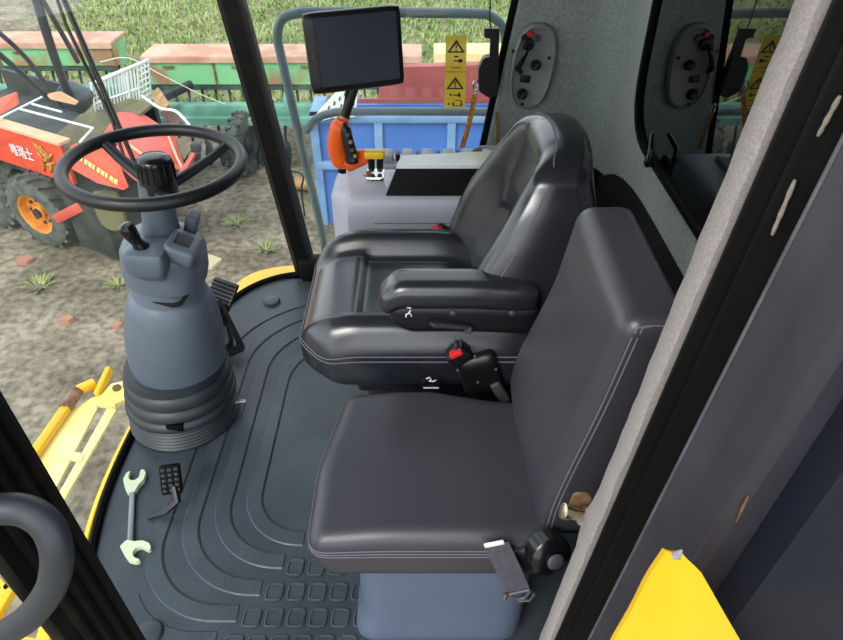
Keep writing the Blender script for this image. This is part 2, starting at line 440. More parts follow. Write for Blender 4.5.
# far A pillar, sill, near A jamb
def apx(z): return -0.42 - 0.115 * z
mb = MB(); rings = []
for z in (-0.02, 1.62):
    x = apx(z)
    rings.append([V((x - 0.052, 2.035, z)), V((x - 0.052, 1.985, z)), V((x - 0.034, 1.968, z)), V((x + 0.012, 1.968, z)), V((x + 0.02, 1.99, z)), V((x + 0.02, 2.035, z))])
mb.poly_ring_loft(rings)
struct(mb.build('trim_7', 'frame'), 'black windshield pillar at the far front corner', 'trim')
mb = MB(); mb.box((-0.42, 1.97, 0.0), (0.5, 2.03, 0.075), 0.008); mb.obox((-0.40, 1.975, 0.05), (0.10, 0.06, 0.10), None, 0.015)
struct(mb.build('trim_8', 'frame'), 'black sill under the far side window', 'trim')
mb = MB(); mb.box((-0.436, 0.347, -0.3), (-0.418, 0.452, 1.62), 0.004)
for y in (0.437, 0.415, 0.392, 0.372):
    mb.tube([(-0.417, y, -0.3), (-0.417, y, 1.6)], 0.006, 8)
struct(mb.build('trim_9', 'frame'), 'ribbed black door jamb at the near front corner', 'trim')
# windshield glass
def windshield(off):
    mb = MB(); rings = []
    for i in range(9):
        z = 0.02 + 1.57 * i / 8
        rings.append([V((p.x * (1 + 0.115 * z) * 1.0 - 0.02 * z - off * 1.0, p.y, z)) for p in front])
    return mb.poly_ring_loft(rings, close=False, cap=False)
struct(windshield(0.006).build('window_2', 'glass', fix=False), 'large curved clear windshield', 'window')
# right side window pane
mb = MB(); mb.plate([(apx(0.07) + 0.0, 0.07), (edge_x(0.07), 0.07), (edge_x(1.55), 1.55), (apx(1.55), 1.55)], [], lambda u, v, w: V((u, 2.012 + w, v)), 0.004)
wr = struct(mb.build('window_3', 'glass'), 'clear glass side window beyond the console', 'window')
mb = MB(); mb.beam((edge_x(0.07) - 0.006, 2.006, 0.07), (edge_x(1.55) - 0.006, 2.006, 1.55), 0.014, 0.02, 0.003)
for i in range(60):
    z = 0.3 + 1.2 * i / 59; mb.obox((edge_x(z) - 0.012, 2.004, z), (0.008, 0.012, 0.008))
mb.build('window_seal', 'rubber', wr)
# ================================================================== FLOOR MAT
matroot = thing('floor_mat', (-0.3, 1.2, 0.0), 'blue grey rubber floor mat with curved ribs and rounded studs', 'floor mat')
mplan = [(p.x * 0.985 if p.y > 0.5 else p.x, min(p.y, 1.965)) for p in front] + [(0.4, 0.44), (0.4, 1.965)]
MB().plate(mplan, [], lambda u, v, w: V((u, v, 0.0005 + w)), 0.008).build('mat_sheet', 'mat', matroot, angle=30)
mb = MB()  # raised rim along the windshield edge
mb.tube([V((p.x * 0.985, p.y, 0.012)) for p in front[2:-2]], 0.012, 8); mb.build('mat_rim', 'rubber', matroot)
ribs = [(0.895, 1.63, -0.41, 0.30), (0.836, 1.71, -0.483, 0.34), (0.770, 1.775, -0.552, 0.40), (0.711, 1.84, -0.622, 0.46)]
def cpath(y0, y1, x0, r, xe0, xe1, n=18):
    """C-shaped line: near leg at y0 from x=xe0, round corner, x=x0, round corner, far leg y1 to xe1"""
    r0 = min(0.17, (xe0 - x0) * 0.92); r1 = r * 0.9
    P = [V((xe0, y0, 0))]
    for i in range(n + 1):
        a = -pi / 2 - pi / 2 * i / n
        P.append(V((x0 + r0 + r0 * cos(a), y0 + r0 + r0 * sin(a), 0)))
    for i in range(n + 1):
        a = pi - pi / 2 * i / n
        P.append(V((x0 + r1 + r1 * cos(a), y1 - r1 * 0.8 + r1 * 0.8 * sin(a), 0)))
    P.append(V((xe1, y1, 0)))
    return P
def strip(mb, P, w, z0, h, side):
    """flat raised strip of width w on the inner side of the line P"""
    n = len(P); rings = []
    for i in range(n):
        T = (P[min(i + 1, n - 1)] - P[max(i - 1, 0)]).normalized(); S = V((-T.y, T.x, 0)) * side
        a = P[i]; b = P[i] + S * w
        rings.append([a + V((0, 0, z0)), a + S * 0.004 + V((0, 0, z0 + h)), b - S * 0.004 + V((0, 0, z0 + h)), b + V((0, 0, z0))])
    mb.poly_ring_loft(rings)
starts = [-0.285, -0.325, -0.365, -0.405]
for k, (y0, y1, x0, r) in enumerate(ribs):
    P = cpath(y0, y1, x0, r, starts[k], -0.1)
    mb = MB(); strip(mb, P, 0.042, 0.0075, 0.0035, 1); mb.build('rib', 'matrib', matroot, angle=30)
    mb = MB(); mb.tube([p + V((0, 0, 0.0085)) for p in P[1:]], 0.0018, 6); mb.build('rib_groove', 'matgroove', matroot)
P = cpath(0.652, 1.90, -0.66, 0.3, -0.44, -0.44)[:14]
mb = MB(); strip(mb, P, 0.046, 0.0075, 0.0035, 1); mb.build('rib', 'matrib', matroot, angle=30)
for row, (y0, x0) in enumerate([(0.843, -0.272), (0.777, -0.315), (0.717, -0.353), (0.658, -0.392), (0.60, -0.42)]):
    for i in range(9):
        x = x0 + i * 0.0485
        if x > 0.0: break
        pl = round_poly([(x, y0), (x + 0.038, y0), (x + 0.041, y0 + 0.042), (x + 0.003, y0 + 0.042)], 0.011, 4)
        mb = MB(); rings = []
        cx, cy = x + 0.02, y0 + 0.021
        for s, z in ((1.0, 0.008), (1.0, 0.0125), (0.88, 0.0135), (0.80, 0.010)):
            rings.append([V((cx + (a - cx) * s, cy + (b - cy) * s, z)) for a, b in pl])
        mb.poly_ring_loft(rings); mb.build('stud', 'matrib', matroot, angle=50)
for (px, py, r) in ((150, 634, 0.03), (272, 302, 0.03)):
    p = at(px, py, z=0.008)
    mb = MB(); mb.lathe([(r, 0), (r, 0.005), (r * 0.85, 0.011), (r * 0.5, 0.013)], p, None, 24); mb.build('plug', 'mat', matroot)
# ================================================================== STEERING COLUMN
base = V((-0.69, 1.285, 0.009))
top = V((-0.580, 1.285, 0.795))
ax = (top - base).normalized()
tilt = math.atan2(ax.x, ax.z)
RC = RY(tilt)
def cp(s, dx=0, dy=0):  # point on the column: height s along the axis
    return base + RC @ V((dx, dy, s))
col = thing('steering_column', base, 'slate grey steering column with black wheel rising from a rubber bellows', 'steering column')
mb = MB()   # bellows: upright, blends to the column
prof_b = []
zz = [0.0, 0.018]
prof_b = [(0.150, 0.0), (0.151, 0.006)]
z = 0.01
for i in range(6): prof_b += [(0.150 - 0.001 * i, z), (0.153 - 0.001 * i, z + 0.004), (0.149 - 0.001 * i, z + 0.008), (0.144 - 0.001 * i, z + 0.010)]; z += 0.0115
prof_b += [(0.150, z), (0.152, z + 0.01), (0.145, z + 0.022), (0.134, z + 0.026), (0.134, z + 0.032), (0.147, z + 0.036), (0.147, z + 0.052), (0.138, z + 0.062), (0.131, z + 0.066), (0.131, z + 0.072), (0.143, z + 0.076), (0.142, z + 0.095), (0.134, z + 0.106), (0.128, z + 0.110), (0.136, z + 0.116), (0.133, z + 0.135), (0.10, z + 0.14)]
rings = []
for r, zv in prof_b:
    k = zv * 0.5
    rings.append([base + V((r * cos(2 * pi * i / 48) + tilt * zv * 0.7, r * sin(2 * pi * i / 48), zv)) for i in range(48)])
mb.poly_ring_loft(rings); mb.build('bellows', 'bellows', col, angle=50)
mb = MB(); mb.obox(cp(0.1, 0.02, -0.138), (0.045, 0.02, 0.022), None, 0.005); mb.build('bellows_clip', 'rubber', col)
def ellring(s, rx, ry, dx=0, dy=0, n=48, p=2.0):
    out = []
    for i in range(n):
        a = 2 * pi * i / n; c_, s_ = cos(a), sin(a)
        out.append(cp(s, dx + rx * math.copysign(abs(c_) ** (2 / p), c_), dy + ry * math.copysign(abs(s_) ** (2 / p), s_)))
    return out
mb = MB()
mb.poly_ring_loft([ellring(s, r * 1.02, r) for s, r in ((0.195, 0.105), (0.198, 0.116), (0.21, 0.119), (0.24, 0.122), (0.29, 0.122), (0.335, 0.119), (0.375, 0.113), (0.41, 0.105), (0.432, 0.098), (0.446, 0.091), (0.450, 0.087), (0.454, 0.0855), (0.52, 0.085), (0.535, 0.083))])
mb.build('lower_shroud', 'column', col, angle=50)
mb = MB()   # dark smile slot
mb.plate([(-0.034, 0.002), (0.008, -0.013), (0.028, -0.012), (0.064, 0.028), (0.058, 0.029), (0.026, 0.002), (0.012, -0.002)], [], lambda u, v, w: cp(0.478 + v, 0.0905 * cos(radians(286) + u / 0.088) * (1 + w * 8), 0.0885 * sin(radians(286) + u / 0.088) * (1 + w * 8)), 0.003)
mb.build('slot', 'void', col)
mb = MB()   # upper shroud
mb.poly_ring_loft([ellring(s, rx, ry, dx, dy, p=2.5) for s, rx, ry, dx, dy in ((s0 - 0.022, *e) for s0, *e in ((0.515, 0.080, 0.080, 0, 0), (0.52, 0.092, 0.09, 0, 0), (0.545, 0.096, 0.092, 0, 0), (0.60, 0.094, 0.090, 0.0, 0), (0.622, 0.084, 0.082, 0.0, 0.0), (0.634, 0.066, 0.068, 0.0, 0.0), (0.641, 0.05, 0.052, 0, 0), (0.645, 0.036, 0.036, 0, 0)))])
mb.build('upper_shroud', 'column', col, angle=50)
def cbox(mb, c, h, r, R=None, n=(8, 8, 8), d=None):
    R = R or Matrix.Identity(3)
    def de(q, p):
        if d: q = d(q, p)
        return RC @ (R @ q)
    return mb.rbox(cp(c[2], c[0], c[1]), h, r, n, de)
mb = MB()   # left pod that carries the lever
cbox(mb, (-0.002, -0.078, 0.578), (0.046, 0.046, 0.056), 0.014, RY(-0.08), d=lambda q, p: V((q.x * (1 - 0.5 * sm(0.4, -1, p[2])), q.y + 0.045 * sm(0.2, -1, p[2]), q.z)))
mb.build('lever_pod', 'column', col)
mb = MB()   # right switch panel
cbox(mb, (0.058, -0.046, 0.604), (0.036, 0.044, 0.032), 0.012, RY(0.28), d=lambda q, p: V((q.x, q.y + 0.018 * sm(0.3, -1, p[2]), q.z)))
sp = mb.build('switch_panel', 'column', col)
mb = MB(); cbox(mb, (0.064, -0.046, 0.634), (0.018, 0.024, 0.004), 0.003, RY(0.28)); sw = mb.build('rocker_switch', 'black', sp)
mb = MB(); cbox(mb, (0.058, 0.04, 0.622), (0.014, 0.02, 0.034), 0.005, RY(0.2)); mb.build('indicator_tab', 'column', col)
mb = MB(); mb.lathe([(0.043, 0.0), (0.043, 0.02), (0.038, 0.06), (0.036, 0.15)], cp(0.60), RC, 32); mb.build('neck', 'column', col)
# lever
a = cp(0.622, -0.012, -0.086); b = a + V((-0.018, -0.010, 0.066))
mb = MB(); mb.tube([a, a + (b - a) * 0.12, a + (b - a) * 0.3, a + (b - a) * 0.42], [0.017, 0.018, 0.013, 0.012], 16)
lv = mb.build('shift_lever', 'gloss', col)
d = (b - a)
mb = MB(); mb.tube([a + d * 0.38, a + d * 0.5, a + d * 0.75, a + d * 0.95, a + d * 1.05, a + d * 1.1], [0.012, 0.014, 0.017, 0.0185, 0.015, 0.005], 18); mb.build('knob', 'gloss', lv)
# wheel
sw_ = 0.792
wc = cp(sw_) + V((0.004, 0, 0))
RW = RY(tilt * 0.35)
def wp(r, a, h): return wc + RW @ V((r * cos(a), r * sin(a), h))
mb = MB(); mb.tube([wp(0.182, 2 * pi * i / 72, 0.0) for i in range(72)], 0.0142, 16, closed=True)
wheel = mb.build('steering_wheel', 'black', col)
for a in (radians(43), radians(146), radians(294)):
    mb = MB()
    mb.tube([wp(0.03, a, -0.056), wp(0.07, a, -0.044), wp(0.13, a, -0.024), wp(0.168, a, -0.006), wp(0.181, a, 0)], [0.015, 0.0145, 0.013, 0.012, 0.010], 12, flat=0.75)
    mb.build('spoke', 'black', wheel)
mb = MB(); mb.lathe([(0.036, -0.080), (0.0385, -0.06), (0.0385, -0.02), (0.037, -0.004), (0.034, -0.001)], wc, RW, 36); mb.build('hub', 'black', wheel)
mb = MB(); prof_c = [(0.0365, -0.005), (0.037, 0.002), (0.0355, 0.010), (0.030, 0.016), (0.014, 0.019)]
mb.lathe(prof_c, wc, RW, 36)
for i in range(18):
    an = 2 * pi * i / 18; mb.tube([wp(0.0375, an, -0.032), wp(0.0375, an, -0.004), wp(0.034, an, 0.010)], 0.0026, 6)
mb.build('hub_cap', 'gloss', wheel)
# bracket rod beside the bellows
o = MB().cyl(at(232, 402, z=0.055), at(246, 401, z=0.055), 0.006, 0.006, 12).build('lock_pin', 'wrenchbar', col)
# ---- brake pedals beyond the column
def pedal(loc, label):
    t = thing('brake_pedal', loc, label, 'pedal')
    return t
c = at(220, 299, z=0.13)
t = thing('brake_pedal', V((c.x, c.y, 0.01)), 'upper ribbed black foot pedal standing behind the steering column', 'pedal')
R = RZ(-0.5) @ RX(0.75)
mb = MB(); mb.obox(c, (0.10, 0.13, 0.014), R, 0.005); pad = mb.build('pad', 'black', t)
mb = MB()
for i in range(9): mb.obox(c + R @ V((0, -0.052 + 0.013 * i, 0.009)), (0.092, 0.006, 0.006), R, 0.001)
mb.build('tread', 'rubber', pad)
mb = MB(); mb.tube([c + R @ V((0, -0.02, -0.008)), V((c.x + 0.02, c.y - 0.05, 0.06)), V((c.x + 0.03, c.y - 0.08, 0.012))], 0.012, 10); mb.build('arm', 'black', t)
c2 = at(222, 329, z=0.09)
t = thing('brake_pedal', V((c2.x, c2.y, 0.01)), 'lower slotted black pedal frame beside the column shroud', 'pedal')
R2 = RZ(0.62) @ RX(0.62)
mb = MB(); mb.plate(round_poly([(-0.034, -0.095), (0.038, -0.095), (0.038, 0.09), (-0.034, 0.09)], 0.016), [round_poly([(-0.012, -0.072), (0.020, -0.072), (0.020, 0.005), (-0.012, 0.005)], 0.008)], lambda u, v, w: c2 + R2 @ V((u, v, w)), 0.014)
pf = mb.build('pedal_frame', 'black', t)
mb = MB()
for i in range(5): mb.obox(c2 + R2 @ V((0.001, 0.015 + 0.0115 * i, 0.017)), (0.05, 0.005, 0.006), R2, 0.001)
mb.build('tread', 'rubber', pf)
mb = MB(); mb.tube([c2 + R2 @ V((0, -0.06, 0)), V((c2.x - 0.02, c2.y + 0.0, 0.012))], 0.011, 10); mb.build('arm', 'black', t)
# ---- small pedal by the wrench
h0 = at(148, 517, z=0.012); h1 = at(166, 511, z=0.03); h2 = at(177, 500, z=0.055); h3 = at(173, 487, z=0.075)
t = thing('foot_pedal', V((h0.x, h0.y, 0.01)), 'small bent black pedal with ridged pad beside the pale wrench', 'pedal')
mb = MB(); mb.tube([h0, h1, h2, h3], [0.007, 0.011, 0.015, 0.014], 10, flat=0.7); mb.build('arm', 'black', t)
pc = at(171, 479, z=0.09)
R3 = RZ(0.15) @ RX(0.95) @ RY(0.12)
mb = MB(); mb.obox(pc, (0.050, 0.074, 0.020), R3, 0.006); pad = mb.build('pad', 'rubber', t)
mb = MB()
for i in range(5):
    for j in range(3): mb.obox(pc + R3 @ V((-0.015 + 0.015 * j, -0.026 + 0.013 * i, 0.0105)), (0.010, 0.008, 0.004), R3, 0.001)
mb.build('tread', 'black', pad)
# ---- wrench
w0 = at(133, 484, z=0.016); w1 = at(130, 551, z=0.016)
t = thing('wrench', V(((w0.x + w1.x) / 2, (w0.y + w1.y) / 2, 0.009)), 'pale green open ended wrench lying on the mat', 'wrench')
d = (w0 - w1).normalized(); sd = V((d.y, -d.x, 0))
mb = MB(); mb.beam(w1, w0, 0.014, 0.009, 0.003); mb.build('handle', 'wrenchbar', t)
jaw = [(-0.010, -0.03), (0.010, -0.03), (0.017, -0.010), (0.028, 0.004), (0.031, 0.024), (0.024, 0.038), (0.016, 0.038), (0.015, 0.014), (0.006, 0.006), (-0.006, 0.008), (-0.013, 0.020), (-0.010, 0.040), (-0.019, 0.036), (-0.025, 0.016), (-0.019, -0.006)]
jaw = round_poly(jaw, 0.004, 3)
def wj(org, ang, mir=1):
    dd = (RZ(ang) @ d); s2 = V((dd.y, -dd.x, 0)) * mir
    return lambda u, v, w: org + s2 * u + dd * v + V((0, 0, w - 0.0065))
MB().plate(jaw, [], wj(w0, -0.1), 0.014).build('jaw', 'wrench', t, angle=30)
MB().plate(jaw, [], wj(w1 + d * 0.0 + sd * 0.006, pi + 0.75, -1), 0.014).build('jaw', 'wrench', t, angle=30)
# ================================================================== DRIVER SEAT
ds = thing('driver_seat', (0.0, 1.24, 0.009), 'black leather driver seat with armrest facing the steering wheel', 'seat')
cc = V((0.005, 1.229, 0.444)); ch = (0.28, 0.230, 0.088)
def cush(q, p):
    u = q.y / ch[1]; q = q.copy()
    if p[2] > -0.2:
        k = sm(-0.2, 0.9, p[2])
        bol = sm(0.50, 0.72, abs(u)) * (1 - 0.3 * sm(0.85, 1, abs(u)))
        fr = sm(-0.13, -0.19, q.x)
        dz = 0.026 * bol - 0.014 * (1 - bol)
        ins = (1 - sm(0.50, 0.56, abs(u))) * sm(-0.155, -0.135, q.x)
        dz -= 0.014 * ins * (1 - 0.0)
        dz -= 0.020 * sm(-0.14, -0.28, q.x)
        q.z += dz * k
    if p[2] > 0: q.z -= 0.030 * sm(0.02, 0.22, q.x) * sm(0, 0.4, u) * p[2]
    if p[2] < 0:
        q.x += 0.055 * sm(0.2, 1, -p[2]) * sm(0, -1, p[0])
        q.y *= 1 - 0.06 * sm(0.2, 1, -p[2])
    # rounded plan at the front corners
    q.x += 0.035 * sm(0.55, 1, abs(u)) * sm(-0.1, -0.28, q.x)
    return q
MB().rbox(cc, ch, 0.070, (56, 48, 16), cush).build('seat_cushion', 'leather', ds, angle=80)
def seam(c, h, r, deform, pts, rad, name, m, par, out=0.0012):
    P = []
    for p in pts:
        q = rb(h, r, p); q2 = deform(q, p) if deform else q
        n = V((p[0] * (abs(p[0]) > .97), p[1] * (abs(p[1]) > .97), p[2] * (abs(p[2]) > .97)))
        P.append(c + q2 + (n.normalized() * out if n.length else n))
    return MB().tube(P, rad, 6).build(name, m, par)
for zz_ in (0.30, 0.42):
    pts = [(1 - 0.08 * i, -1, zz_) for i in range(26)] + [(-1, -1 + 0.1 * i, zz_) for i in range(21)]
    seam(cc, ch, 0.070, cush, pts, 0.0014, 'stitching', 'stitch', ds)
# backrest
bc = V((0.250, 1.240, 0.660)); bh = (0.062, 0.213, 0.236)
def wid(b):
    return 0.96 + 0.06 * sm(-1, -0.3, b) - 0.08 * sm(-0.1, 0.45, b) - 0.20 * sm(0.25, 0.95, b) - 0.06 * sm(0.85, 1.02, b)
def backd(q, p):
    q = q.copy(); b = q.z / bh[2]; a = q.y / bh[1]
    if p[0] < 0.2:
        k = sm(0.2, -1, p[0])
        low = 1 - sm(-0.05, 0.25, b)
        bol = sm(0.42, 0.85, abs(a))
        q.x -= k * bol * (0.084 - 0.026 * sm(-0.1, 0.6, b) - 0.034 * sm(0.4, 1, b) - 0.07 * sm(-0.4, -1, b))
        q.x += k * 0.022 * (1 - sm(0.44, 0.50, abs(a))) * (1 - sm(0.08, 0.13, b + 0.16 * abs(a)))
        q.x -= k * 0.014 * sm(0.1, 0.4, b) * (1 - sm(0.3, 0.9, abs(a)))
    q.x -= 0.02 * (a * a) * sm(-0.6, 1, p[0])
    q.y *= wid(b)
    q.z += -0.030 * (abs(a) ** 2.2) * sm(0.5, 1, b)
    # lean back, curling forward slightly at the top
    q.x += 0.33 * q.z - 0.016 * sm(0.4, 1, b) - 0.03 * sm(-0.6, 1, p[0]) * sm(0.45, 1, b)
    return q
MB().rbox(bc, bh, 0.038, (18, 48, 48), backd).build('backrest', 'leather', ds, angle=80)
for a_ in (-1,):
    pts = [(-0.62, a_, -0.9 + 0.06 * i) for i in range(31)]
    seam(bc, bh, 0.038, backd, pts, 0.0016, 'stitching', 'stitch', ds)
seam(bc, bh, 0.038, backd, [(-0.62, -0.9 + 0.06 * i, 1) for i in range(31)], 0.0016, 'stitching', 'stitch', ds)
# pedestal
mb = MB(); mb.box((-0.15, 1.08, 0.009), (0.26, 1.42, 0.10), 0.01); mb.box((-0.13, 1.09, 0.09), (0.24, 1.39, 0.34), 0.02); mb.box((-0.15, 1.05, 0.33), (0.27, 1.42, 0.40), 0.015)
mb.build('suspension_base', 'black', ds)
# armrest on the near side
def armd(q, p):
    q = q.copy(); q.z -= 0.012 * sm(0.1, 1.0, p[0]); q.z += -0.018 * sm(-0.7, -1, p[0]) ; q.y *= (1 - 0.12 * sm(0.2, 1, p[0])); return q
ac = V((0.075, 1.025, 0.650)); ah = (0.158, 0.042, 0.032)
arm = MB().rbox(ac, ah, 0.026, (30, 12, 10), armd).build('armrest', 'leather', ds, angle=80)
mb = MB(); mb.rbox(V((0.085, 1.024, 0.597)), (0.148, 0.036, 0.034), 0.014, (24, 8, 8), lambda q, p: V((q.x + 0.03 * sm(0, -1, p[2]) * sm(0, -1, p[0]), q.y, q.z - 0.006 * sm(0, 1, p[0]))))
mb.build('armrest_body', 'black', arm)
yy = 0.9865
ic = at(409, 312, y=yy)
mb = MB()
mb.tube([ic + V((-0.004, -0.001, 0.012)), ic + V((0.004, -0.001, 0.010))], 0.0012, 6)
mb.tube([ic + V((0.003, -0.001, 0.005)), ic + V((-0.001, -0.001, -0.003)), ic + V((-0.006, -0.001, -0.006)), ic + V((-0.006, -0.001, -0.012))], 0.0014, 6)
mb.tube([ic + V((0.002, -0.001, -0.002)), ic + V((0.005, -0.001, -0.010))], 0.0014, 6)
mb.build('armrest_pictogram', 'white', arm)
for px in (453, 512):
    p = at(px, 313, y=yy)
    mb = MB(); mb.lathe([(0.006, 0), (0.006, 0.002), (0.004, 0.003)], p, RX(pi / 2), 14); mb.build('screw', 'bracket', arm)
# recline lever
p0, p1 = at(432, 322, y=0.985), at(468, 326, y=0.985)
mb = MB(); mb.tube([p0, p0 + V((0.005, -0.004, 0)), p1], [0.009, 0.014, 0.012], 12, flat=0.6); rl = mb.build('recline_lever', 'black', ds)
mb = MB(); mb.lathe([(0.009, 0), (0.009, 0.006), (0.006, 0.009)], at(468, 329, y=0.982), RX(pi / 2), 16); mb.build('lever_ring', 'bracket', rl)
# recliner cover and near buckle
p = at(480, 372, y=1.0)
mb = MB(); mb.rbox(p, (0.045, 0.02, 0.055), 0.018, (8, 6, 8), lambda q, p_: RY(-0.3) @ q); rc = mb.build('recliner_cover', 'black', ds)
for (px, py) in ((475, 356), (458, 370), (496, 369), (478, 382)):
    mb = MB(); mb.lathe([(0.0035, 0), (0.0035, 0.003), (0.002, 0.004)], at(px, py, y=0.977), RX(pi / 2), 10); mb.build('screw', 'bracket', rc)
pb = at(457, 352, y=0.985)
mb = MB(); mb.rbox(pb + V((0.004, 0.004, -0.012)), (0.020, 0.014, 0.024), 0.008, (6, 6, 6), lambda q, p_: RY(0.7) @ q); bk = mb.build('seatbelt_buckle', 'black', ds)
mb = MB(); mb.rbox(pb + V((-0.002, -0.006, 0.003)), (0.014, 0.009, 0.006), 0.003, (4, 4, 4), lambda q, p_: RY(-0.55) @ q); mb.build('release_button', 'red', bk)
mb = MB(); mb.tube([pb + V((-0.004, 0, 0.012)), pb + V((-0.008, 0.004, 0.035))], 0.001, 6); mb.tube([pb + V((0.008, 0, 0.014)), pb + V((0.004, 0.004, 0.037))], 0.001, 6); mb.build('latch_wire', 'chrome', bk)
mb = MB(); mb.rbox(at(500, 392, y=0.98), (0.012, 0.008, 0.03), 0.006, (4, 4, 4), lambda q, p_: RY(-0.5) @ q); mb.build('belt_anchor', 'bracket', ds)
# adjuster tab with pictogram
ta = at(431, 384, y=0.965)
mb = MB(); mb.rbox(ta, (0.02, 0.012, 0.006), 0.004, (6, 4, 4)); at_ = mb.build('adjuster_tab', 'gloss', ds)
mb = MB(); mb.box(ta + V((-0.016, -0.0135, 0.000)), ta + V((0.016, -0.012, 0.0025)));
q0 = ta + V((0, -0.004, 0.0075)); mb.tube([q0 + V((-0.010, 0, 0.012)), q0 + V((-0.003, 0, 0.016)), q0 + V((0.0, 0, 0.010)), q0 + V((-0.004, 0, 0.005)), q0 + V((0.006, 0, 0.004)), q0 + V((0.010, 0, 0.008))], 0.0014, 6)
mb.build('adjuster_pictogram', 'white', at_)
# far buckle
pf_ = at(437, 239, y=1.42) + V((0, 0.035, 0.010))
mb = MB(); mb.rbox(pf_ + V((0.025, 0, -0.012)), (0.03, 0.014, 0.016), 0.008, (6, 4, 4), lambda q, p_: RY(0.5) @ q); bk = mb.build('seatbelt_buckle', 'black', ds)
mb = MB(); mb.rbox(pf_ + V((0.0, -0.002, 0.003)), (0.016, 0.011, 0.005), 0.003, (4, 4, 4), lambda q, p_: RY(-0.35) @ q); mb.build('release_button', 'red', bk)
# ================================================================== PASSENGER SEAT
ps = thing('passenger_seat', (0.0, 0.75, 0.009), 'charcoal vinyl passenger seat on a blue grey base nearest the door', 'seat')
pc_ = V((0.020, 0.743, 0.422)); ph = (0.208, 0.173, 0.056)
def pcd(q, p):
    q = q.copy()
    q.x += 0.030 * sm(-0.2, 1, p[1]) * sm(0.2, -1, p[0])            # front edge slants back on the far side
    q.y -= 0.022 * sm(-0.1, 0.6, p[0]) * sm(0, 1, p[1])             # scooped far edge
    q.z += -0.010 * sm(0.3, 1, abs(p[0])) * sm(0, 1, p[2]) + 0.010 * sm(0, 1, p[2])
    if p[2] < 0: q.x += 0.02 * sm(0, -1, p[0]) * sm(0, -1, p[2])
    return q
MB().rbox(pc_, ph, 0.030, (40, 32, 14), pcd).build('seat_cushion', 'leather2', ps, angle=80)
for zz_ in (0.28, 0.40, 0.52):
    pts = [(1 - 0.08 * i, -1, zz_) for i in range(26)] + [(-1, -1 + 0.1 * i, zz_) for i in range(21)]
    seam(pc_, ph, 0.030, pcd, pts, 0.0012, 'stitching', 'stitch', ps, 0.0006)
pb_ = V((0.262, 0.752, 0.682)); pbh = (0.045, 0.154, 0.228)
def pbd(q, p):
    q = q.copy()
    q.x += 0.13 * q.z
    q.x -= 0.010 * (1 - p[1] ** 2) * (1 - p[2] ** 2) * (1 if p[0] < 0 else 0)
    q.x -= 0.026 * (0.25 + 0.75 * sm(-1, 0.6, p[1])) * sm(0.5, -0.5, p[2]) * sm(1, -0.4, p[0]) * (1 - 0.9 * sm(-0.6, -1, p[2]))
    q.y *= 1 - 0.03 * sm(-1, 1, p[2]) * (1 if p[1] > 0 else 0)
    return q
MB().rbox(pb_, pbh, 0.024, (14, 32, 40), pbd).build('backrest', 'leather2', ps, angle=80)
for e in (-0.66, -0.5):
    pts = [(e, -1, -0.95 + 0.05 * i) for i in range(38)]
    seam(pb_, pbh, 0.024, pbd, pts, 0.0012, 'stitching', 'stitch', ps, 0.0006)
    seam(pb_, pbh, 0.024, pbd, [(e + 0.02, -1, 0.93), (e + 0.05, -1, 0.97), (e + 0.35, -1, 0.985), (0.6, -1, 0.985)], 0.0012, 'stitching', 'stitch', ps, 0.001)
mb = MB()
mb.rbox(V((0.045, 0.765, 0.195)), (0.165, 0.150, 0.186), 0.045, (16, 14, 14), lambda q, p: V((q.x - 0.025 * sm(-0.3, -1, p[2]) * (1 if p[0] < 0 else 0), q.y, q.z)))
mb.build('seat_base', 'base', ps, angle=80)
# hinge bracket between cushion and backrest hidden side
mb = MB(); mb.box((0.17, 0.66, 0.36), (0.30, 0.86, 0.44), 0.01); mb.build('hinge_bracket', 'black', ps)
# ---- seat belt by the door
sb = thing('seat_belt', at(540, 560, y=0.56), 'grey webbing seat belt with steel hook hanging beside the passenger seat', 'seat belt')
rp = at(548, 552, y=0.555)
mb = MB(); mb.lathe([(0.030, -0.018), (0.034, -0.014), (0.034, 0.012), (0.028, 0.018), (0.014, 0.020), (0.014, 0.024), (0.008, 0.026)], rp, RX(1.2) @ RY(0.3), 28); rt = mb.build('retractor', 'gloss', sb)
mb = MB(); mb.beam(rp + V((0, 0.005, -0.01)), V((rp.x - 0.01, 0.609, 0.33)), 0.03, 0.006, 0.002); mb.build('mount', 'bracket', sb)
mb = MB(); mb.lathe([(0.012, 0.021), (0.014, 0.025), (0.010, 0.028)], rp, RX(1.2) @ RY(0.3), 20); mb.build('retractor_cap', 'bracket', rt)
mb = MB(); mb.rbox(at(527, 555, y=0.575), (0.022, 0.012, 0.03), 0.008, (6, 6, 6), lambda q, p: RY(-0.5) @ q); mb.build('retractor_arm', 'black', rt)
s0, s1, s2 = at(496, 545, y=0.548), at(507, 567, y=0.546), at(519, 593, y=0.544)
mb = MB(); wv = V((0.020, 0, 0.004))
rings = []
for p in spline([s0, s1, s2], 6):
    rings.append([p - wv, p + wv, p + wv + V((0, 0.003, 0)), p - wv + V((0, 0.003, 0))])
mb.poly_ring_loft(rings); strapo = mb.build('strap', 'webbing', sb)
mb = MB(); mb.obox(s0 + V((-0.003, 0, 0.003)), (0.032, 0.004, 0.010), RY(-0.35), 0.002); mb.build('strap_end', 'white', strapo)
h_ = s2
mb = MB(); mb.tube([h_ + V((-0.022, -0.002, -0.003)), h_ + V((0.016, -0.002, 0.014))], 0.003, 8)
mb.tube([h_ + V((-0.020, -0.002, -0.004)), h_ + V((0.000, -0.004, -0.012)), h_ + V((0.010, -0.004, -0.008)), h_ + V((0.018, -0.002, 0.013)), h_ + V((0.026, -0.002, 0.002)), h_ + V((0.02, -0.002, -0.02)), h_ + V((0.0, -0.002, -0.022))], 0.0028, 8)
mb.build('hook', 'bracket', sb)
